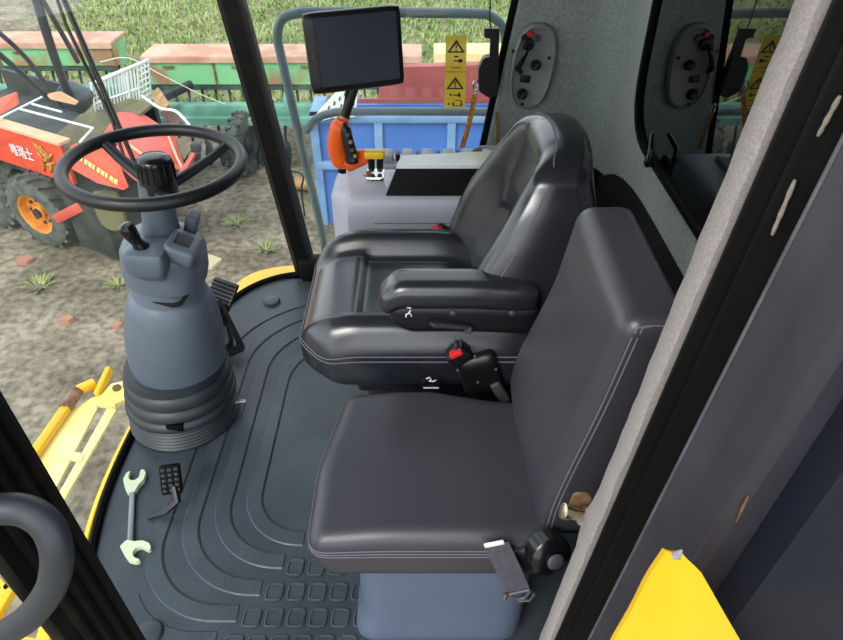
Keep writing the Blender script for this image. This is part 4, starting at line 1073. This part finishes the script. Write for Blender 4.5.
# wheels
def wheel_at(c, R_, w, axis, par, tyre='tyre', rim='rim', lugs=18):
    axis = axis.normalized(); z = V((0, 0, 1)); s = axis.cross(z).normalized()
    MX = Matrix((s, z, axis)).transposed()
    mb = MB(); mb.lathe([(R_ * 0.56, -w * .48), (R_ * .82, -w * .5), (R_ * .95, -w * .42), (R_, -w * .2), (R_, w * .2), (R_ * .95, w * .42), (R_ * .82, w * .5), (R_ * .56, w * .48)], c, MX, 36, cap=False)
    for i in range(lugs):
        a = 2 * pi * i / lugs
        for sg in (-1, 1):
            p = V((R_ * cos(a + .08 * sg), R_ * sin(a + .08 * sg), sg * w * .24))
            mb.obox(c + MX @ p, (R_ * .09, R_ * .10, w * .46), MX @ Matrix.Rotation(a, 3, 'Z') @ Matrix.Rotation(sg * 0.5, 3, 'X'))
    ty = mb.build('tyre', tyre, par, angle=40)
    mb = MB(); mb.lathe([(R_ * .57, -w * .3), (R_ * .58, w * .48), (R_ * .52, w * .44), (R_ * .46, w * .2), (R_ * .22, w * .16), (R_ * .20, w * .3), (R_ * .1, w * .34)], c, MX, 32); rm = mb.build('wheel_rim', rim, par, angle=40)
    mb = MB()
    for i in range(8):
        a = 2 * pi * i / 8; mb.lathe([(R_ * .05, 0), (R_ * .05, w * .06)], c + MX @ V((R_ * .33 * cos(a), R_ * .33 * sin(a), w * .18)), MX, 8)
    mb.lathe([(R_ * .14, w * .3), (R_ * .12, w * .42)], c, MX, 12)
    mb.build('hub', 'mdark', rm)
wcen = at(46, 211, y=5.45)
wheel_at(V((wcen.x, wcen.y, GZ + 0.36)), 0.36, 0.26, -W + V((0.12, 0, 0)), hv)
wheel_at(V((wcen.x, wcen.y, GZ + 0.36)) + U * 0.75, 0.36, 0.26, -W, hv)
mb = MB(); mb.beam(at(56, 219, y=5.2), at(82, 206, y=5.1), 0.05, 0.09, 0.01); mb.build('tie_bar', 'sred', hv)
mb = MB(); cpx = at(109, 215, y=4.75); mb.plate(round_poly([(-.11, .2), (.12, .2), (.12, -.1), (.0, -.17), (-.1, -.1)], .06), [], lambda u, v, w: cpx + V((u, w, v)), 0.05); mb.build('drive_cover', 'olive', hv)
mb = MB(); hbox(mb, -0.42, 0.1, -0.1, 0.5, -1.9, -1.3); mb.build('drive_housing', 'mdark', hv)
# dark lift arms
arms = [((33, -12), (52, 50), (70, 98), 0.036), ((38, -8), (60, 30), (78, 62), 0.020), ((-6, 28), (28, 60), (62, 108), 0.020), ((-8, 48), (20, 72), (48, 98), 0.024)]
for i, (a, b, c_, r) in enumerate(arms):
    P = [at(*a, y=5.35), at(*b, y=5.5), at(*c_, y=5.65)]
    MB().tube(spline(P, 4), r, 10).build('lift_arm', 'arm', hv)
mb = MB(); mb.rbox(at(75, 97, y=5.75), (0.13, 0.12, 0.10), 0.06, (6, 6, 6), lambda q, p: RY(0.5) @ q); mb.build('arm_pivot', 'arm', hv)
mb = MB(); mb.plate(round_poly([(-.12, .02), (.0, .04), (.13, -.05), (.1, -.07), (-.1, -.02)], .02), [], lambda u, v, w: at(61, 97, y=5.5) + V((u, w, v)), 0.03); mb.build('cream_lid', 'cream', hv)
# header sheets with divider
hd = hv
def sheet(pts, m_, name, par, th=(0.0, 0.05, -0.02)):
    q = [at(px, py, y=yy2) for px, py, yy2 in pts]
    mb = MB(); mb.poly_ring_loft([q, [p + V(th) for p in q]]); return mb.build(name, m_, par, angle=30)
sheet([(118, 112, 5.9), (138, 112, 6.0), (166, 130, 5.7), (174, 136, 5.5), (184, 172, 5.0), (150, 158, 5.05), (112, 142, 5.3), (104, 132, 5.5)], 'sred', 'header_sheet', hd)
sheet([(176, 176, 4.9), (186, 162, 5.0), (196, 146, 5.05), (197, 150, 5.0), (188, 166, 4.85), (182, 178, 4.8)], 'sred', 'divider', hd)
sheet([(120, 138, 5.25), (150, 160, 4.98), (176, 178, 4.8), (160, 200, 4.6), (110, 160, 5.0)], 'sred', 'header_floor', hd)
mb = MB(); mb.tube([at(166, 130, y=5.65), at(176, 155, y=5.2), at(184, 172, y=4.95)], 0.012, 8); mb.tube([at(120, 138, y=5.2), at(150, 160, y=4.93)], 0.012, 8); mb.build('edge_rod', 'cream', hd)
mb = MB(); mb.rbox(at(196, 147, y=5.0), (0.04, 0.04, 0.04), 0.02, (4, 4, 4)); mb.build('divider_tip', 'mdark', hd)
mb = MB(); q = [at(176, 140, y=5.5), at(192, 146, y=5.2), at(184, 160, y=5.1)]; mb.poly_ring_loft([q, [p + V((0, 0.06, 0)) for p in q]]); mb.build('divider_guard', 'olive', hd)
# plank and white pipe
mb = MB(); pa, pb2 = at(155, 92, y=6.3), at(176, 124, y=5.7)
mb.beam(pa, pb2, 0.11, 0.03, 0.004, up=(0, -1, 0.6)); 
pk_ = thing('wooden_plank', pb2, 'tan wooden plank leaning behind the red header sheet', 'plank')
mb.build('board', 'wood', pk_)
mb = MB(); mb.beam(at(166, 110, y=5.88), at(178, 127, y=5.6), 0.12, 0.04, 0.004, up=(0, -1, 0.6)); mb.build('dark_end', 'darkwood', pk_)
tag(MB().tube(spline([at(142, 96, y=6.0), at(160, 108, y=5.75), at(177, 112, y=5.5), at(195, 132, y=5.2)], 6), 0.012, 8).build('white_pipe', 'white'), 'thin white bent pipe running beside the wooden plank', 'pipe')
# white crate
ct = thing('crate', at(118, 120, y=6.05), 'white slatted plastic crate standing on the red harvester', 'crate')
A, B_, C_, D_ = at(91, 84, y=6.1), at(137, 65, y=6.3), at(141, 110, y=6.3), at(98, 123, y=6.1)
def lerp2(u, v): return (A * (1 - u) + B_ * u) * (1 - v) + (D_ * (1 - u) + C_ * u) * v
mb = MB(); mb.tube([A, B_, C_, D_], 0.018, 8, closed=True); mb.tube([lerp2(0.77, 0), lerp2(0.77, 1)], 0.014, 8); mb.tube([lerp2(0, .5), lerp2(1, .5)], 0.012, 8); fr_ = mb.build('crate_frame', 'crate', ct)
mb = MB()
for i in range(1, 14): mb.tube([lerp2(i / 14, 0), lerp2(i / 14, 1)], 0.008, 6)
mb.build('slats', 'crate', ct)
dep = V((0.05, 0.17, 0))
mb = MB(); mb.tube([A + dep, B_ + dep, C_ + dep, D_ + dep], 0.015, 8, closed=True)
for p in (A, B_, C_, D_): mb.tube([p, p + dep], 0.014, 8)
for i in range(1, 8): mb.tube([lerp2(1, i / 8), lerp2(1, i / 8) + dep], 0.009, 6); mb.tube([lerp2(0, i / 8), lerp2(0, i / 8) + dep], 0.009, 6)
for i in range(1, 12): mb.tube([lerp2(i / 12, 1), lerp2(i / 12, 1) + dep], 0.009, 6)
for i in range(1, 12): mb.tube([lerp2(i / 12, 0) + dep, lerp2(i / 12, 1) + dep], 0.008, 6)
mb.build('crate_sides', 'crate', ct)
# ================================================================== SEED DRILLS
def drill(x0, x1, y0, z0, z1, label, rot=0.0, lid='rustlid', body='greenrust', wheel_x=None):
    c = V(((x0 + x1) / 2, y0, GZ)); t = thing('seed_drill', c, label, 'seed drill', 'green seed drills parked at the field edge')
    mb = MB(); rings = []
    for x in (x0, x1): rings.append([V((x, y0 + 0.08, z0)), V((x, y0, z0 + 0.06)), V((x, y0, z1)), V((x, y0 + 0.42, z1)), V((x, y0 + 0.36, z0))])
    mb.poly_ring_loft(rings); hop = mb.build('hopper', body, t, angle=20)
    mb = MB(); mb.box((x0 - 0.02, y0 - 0.025, z1), (x1 + 0.02, y0 + 0.45, z1 + 0.035), 0.006); mb.box((x0 - 0.02, y0 - 0.03, z1 - 0.035), (x1 + 0.02, y0 - 0.012, z1 + 0.02)); mb.build('lid', lid, hop)
    mb = MB(); mb.box((x0, y0 - 0.01, z0 + 0.0), (x1, y0 + 0.1, z0 + 0.045)); mb.build('lower_rail', 'darkgreen', hop)
    mb = MB(); n = max(2, int((x1 - x0) / 0.62))
    for i in range(n + 1):
        x = x0 + (x1 - x0) * i / n; mb.box((x - 0.012, y0 - 0.012, z0 + 0.05), (x + 0.012, y0, z1 - 0.03))
        if i < n: mb.box((x + 0.2, y0 - 0.02, z1 - 0.10), (x + 0.32, y0, z1 - 0.075))
    mb.build('hasp_strips', 'rustplate', hop)
    mb = MB(); mb.box((x0 - 0.1, y0 - 0.28, GZ + 0.63), (x1 + 0.1, y0 - 0.16, GZ + 0.76), 0.01); mb.box((x0 - 0.1, y0 - 0.36, GZ + 0.56), (x1 + 0.1, y0 - 0.2, GZ + 0.64)); mb.build('toolbar', 'teal', t)
    n = int((x1 - x0) / 0.16)
    for i in range(n):
        x = x0 + 0.08 + (x1 - x0 - 0.1) * i / n
        mb = MB(); mb.tube([V((x, y0 + 0.1, z0)), V((x + 0.02, y0 + 0.0, GZ + 0.66)), V((x, y0 - 0.12, GZ + 0.35)), V((x, y0 - 0.2, GZ + 0.08))], [0.018, 0.014, 0.018, 0.012], 6)
        MX = Matrix(((0, 0, 1), (1, 0, 0), (0, 1, 0)))
        mb.lathe([(0.13, -0.008), (0.15, 0.0), (0.13, 0.008)], V((x + 0.03, y0 - 0.2, GZ + 0.15)), MX, 16)
        mb.build('coulter', 'darkgreen', t)
    mb = MB()
    for x in (x0 + 0.1, (x0 + x1) / 2, x1 - 0.1):
        mb.beam(V((x, y0 - 0.2, GZ + 0.6)), V((x, y0 + 0.1, z0 + 0.03)), 0.06, 0.05, 0.006)
    mb.build('upright', 'teal', t)
    if wheel_x is not None: wheel_at(V((wheel_x, y0 - 0.35, GZ + 0.35)), 0.35, 0.17, V((1, -0.25, 0)), t, 'tyre', 'arm', 20)
    return t
drill(at(142, 55, y=7.35).x, at(420, 55, y=7.35).x, 7.35, -1.16, -0.82, 'longer green seed drill with rusted lid standing behind the far windshield pillar', wheel_x=at(246, 150, y=7.0).x)
drill(at(-60, 55, y=7.95).x, at(113, 55, y=7.95).x, 7.95, -1.14, -0.84, 'green seed drill with rust streaks behind the small red harvester')
# hitch beam, cable
mb = MB(); mb.beam(at(158, 100, y=6.9), at(192, 84, y=7.2), 0.08, 0.08, 0.01); tag(mb.build('tow_bar', 'mdark'), 'dark steel tow bar resting against the green drill frame', 'tow bar')
tag(MB().tube(spline([at(100, 62, y=7.0), at(128, 58, y=6.9), at(160, 74, y=6.9), at(200, 94, y=7.0), at(225, 104, y=7.0)], 6), 0.0045, 6).build('hose', 'white'), 'thin pale hose sagging in front of the green drill hopper', 'hose')
# ================================================================== BLUE TRAILER
YB = 5.2; zt_ = at(400, 121, y=YB).z
x0 = at(313, 123, y=YB).x; x1 = 1.9
bt = thing('blue_trailer', V(((x0 + x1) / 2, YB, GZ)), 'bright blue box trailer with ribbed side outside the side window', 'trailer')
zmid = at(325, 163, y=YB).z
mb = MB(); mb.box((x0, YB, GZ + 0.35), (x1, YB + 0.04, zt_)); mb.build('side_board', 'blue', bt)
mb = MB(); mb.box((x0, YB, GZ + 0.35), (x0 + 0.04, YB + 0.4, zt_)); mb.build('end_board', 'blue', bt)
mb = MB(); mb.box((x0 + .04, YB + .04, GZ + 0.35), (x1, YB + 0.4, GZ + 0.4)); mb.box((x0, YB + .36, GZ + .35), (x1, YB + 0.4, zt_)); mb.build('bed', 'blue', bt)
mb = MB(); mb.box((x0 - .03, YB - .05, zt_), (x1, YB + .06, zt_ + 0.06), 0.008); mb.box((x0 - .03, YB - .05, zt_), (x0 + .08, YB + 0.42, zt_ + .06), .008); mb.build('top_rim', 'bluelight', bt)
for px in (316, 379, 451):
    x = at(px, 140, y=YB).x
    mb = MB(); mb.box((x - .035, YB - .04, GZ + 0.35), (x + .035, YB, zt_), .005); mb.build('side_rib', 'bluelight', bt)
mb = MB(); mb.box((x0, YB - .05, zmid - .04), (x1, YB, zmid + .03), .006); mb.build('waist_rail', 'bluelight', bt)
for dx in (0.5, 2.2):
    wheel_at(V((x0 + dx, YB + 0.15, GZ + 0.3)), 0.3, 0.18, V((0, -1, 0)), bt)
# maroon container behind
YM = 5.68
mx0 = at(352, 95, y=YM).x; mz1 = at(420, 65, y=YM).z; mz0 = GZ + 0.3
rt_ = thing('red_trailer', V((mx0 + 1.2, YM, GZ)), 'faded maroon trailer box behind the blue trailer', 'trailer')
mb = MB(); mb.plate([(mx0 - 0.1, mz0), (2.4, mz0), (2.4, mz1 + 0.05), (mx0 + 0.42, mz1 - 0.02), (mx0 + 0.30, mz1 - 0.06)], [], lambda u, v, w: V((u, YM + w, v)), 0.10); mb.build('box_body', 'maroon', rt_)
mb = MB(); z_ = at(420, 100, y=YM).z; mb.box((mx0 - .05, YM - .03, z_ - .03), (2.4, YM, z_ + .02)); mb.build('side_rail', 'maroon', rt_)
for dx in (0.3, 1.8): wheel_at(V((mx0 + dx, YM + 0.1, GZ + 0.32)), 0.32, 0.2, V((0, -1, 0)), rt_)
mb = MB(); a = at(434, 60, y=7.4); b = at(520, 52, y=7.4); mb.box((a.x, 7.4, GZ + 0.3), (b.x, 7.8, at(450, 53, y=7.4).z), .02); tag(mb.build('pale_bin', 'pinklid'), 'pale yellow bin top showing above the maroon trailer', 'bin')
# white perforated ramp
rm_ = thing('ramp_board', at(330, 125, y=5.9), 'white slotted ramp board leaning at the front corner of the blue trailer', 'ramp')
q = [(306, 129), (320, 110), (346, 82), (359, 82), (355, 117), (332, 118), (318, 122)]
Q = [at(px, py, y=YB - 0.09) for px, py in q]
mb = MB(); mb.poly_ring_loft([Q, [p + V((0, 0.03, 0)) for p in Q]]); rbd = mb.build('board', 'white', rm_, angle=30)
for i in range(7):
    for j in range(4):
        px = 318 + i * 5.4 + j * 1.5; py = 117 - i * 4.6 + j * 7.5
        if py < 116 and px < 355 and py > 116 - (px - 318) * 1.05:
            mb = MB(); mb.obox(at(px, py, y=YB - 0.094), (0.011, 0.012, 0.030), RY(0.35)); mb.build('slot', 'mdark', rbd)
# log and hoop
a, b = at(296, 183, z=GZ + 0.08), at(332, 188, z=GZ + 0.08)
tag(MB().tube([a, (a + b) / 2, b], [0.075, 0.07, 0.072], 14).build('log', 'wood'), 'short tan log lying on the dirt by the blue trailer', 'log')
hc = at(301, 216, z=GZ)
tag(MB().tube(spline([hc + V((0.04, 0, 0)), hc + V((0.04, 0, 0.3)), at(303, 176, y=hc.y), at(291, 171, y=hc.y), at(287, 176, y=hc.y), hc + V((-0.14, 0, 0.0))], 6), 0.010, 8).build('wire_hoop', 'mdark'), 'bent dark wire hoop standing on the dirt beside the log', 'hoop')
# ================================================================== WIPER
wp_ = thing('wiper', at(137, 166, x=-0.88), 'long black wiper arm resting outside the windshield', 'wiper')
a, b = at(60, -10, x=-1.02), at(137, 168, x=-0.905)
mb = MB(); mb.tube([a, a + (b - a) * .5, b], [0.008, 0.009, 0.007], 10); mb.build('blade', 'gloss', wp_)
mb = MB(); mb.tube([at(54, -10, x=-1.02), at(66, 25, x=-1.0), at(84, 62, x=-0.985), at(112, 120, x=-0.95), at(125, 160, x=-0.92)], 0.005, 8); mb.build('arm', 'gloss', wp_)
# ================================================================== LIGHT, WORLD, CAMERA
w = bpy.data.worlds.new('overcast'); bpy.context.scene.world = w; w.use_nodes = True
N = w.node_tree.nodes; L = w.node_tree.links
bg = N['Background']
tc = N.new('ShaderNodeTexCoord'); sx = N.new('ShaderNodeSeparateXYZ'); rp_ = N.new('ShaderNodeValToRGB')
L.new(tc.outputs['Generated'], sx.inputs[0]); L.new(sx.outputs['Z'], rp_.inputs['Fac'])
rp_.color_ramp.elements[0].position = 0.0; rp_.color_ramp.elements[0].color = (1.25, 1.27, 1.3, 1)
rp_.color_ramp.elements[1].position = 0.8; rp_.color_ramp.elements[1].color = (0.72, 0.80, 0.92, 1)
L.new(rp_.outputs['Color'], bg.inputs['Color']); bg.inputs['Strength'].default_value = 1.25
sl = bpy.data.lights.new('sun', 'SUN'); sl.energy = 1.6; sl.angle = radians(25); sl.color = (1.0, 0.96, 0.88)
so = bpy.data.objects.new('sun', sl); C.objects.link(so); so.rotation_euler = (radians(38), radians(-28), 0)
cam = bpy.data.cameras.new('camera'); co = bpy.data.objects.new('camera', cam); C.objects.link(co)
co.location = CAM; co.rotation_euler = (radians(90) - TH, 0, 0)
cam.sensor_fit = 'HORIZONTAL'; cam.sensor_width = 36; cam.lens = F / 843 * 36; cam.clip_start = 0.01; cam.clip_end = 200
sc = bpy.context.scene; sc.camera = co
sc.view_settings.view_transform = 'Standard'; sc.view_settings.look = 'None'; sc.view_settings.gamma = 1; sc.view_settings.use_curve_mapping = False
sc.view_settings.exposure = 0.7
for o in bpy.data.objects:
    if '_org' in o: del o['_org']
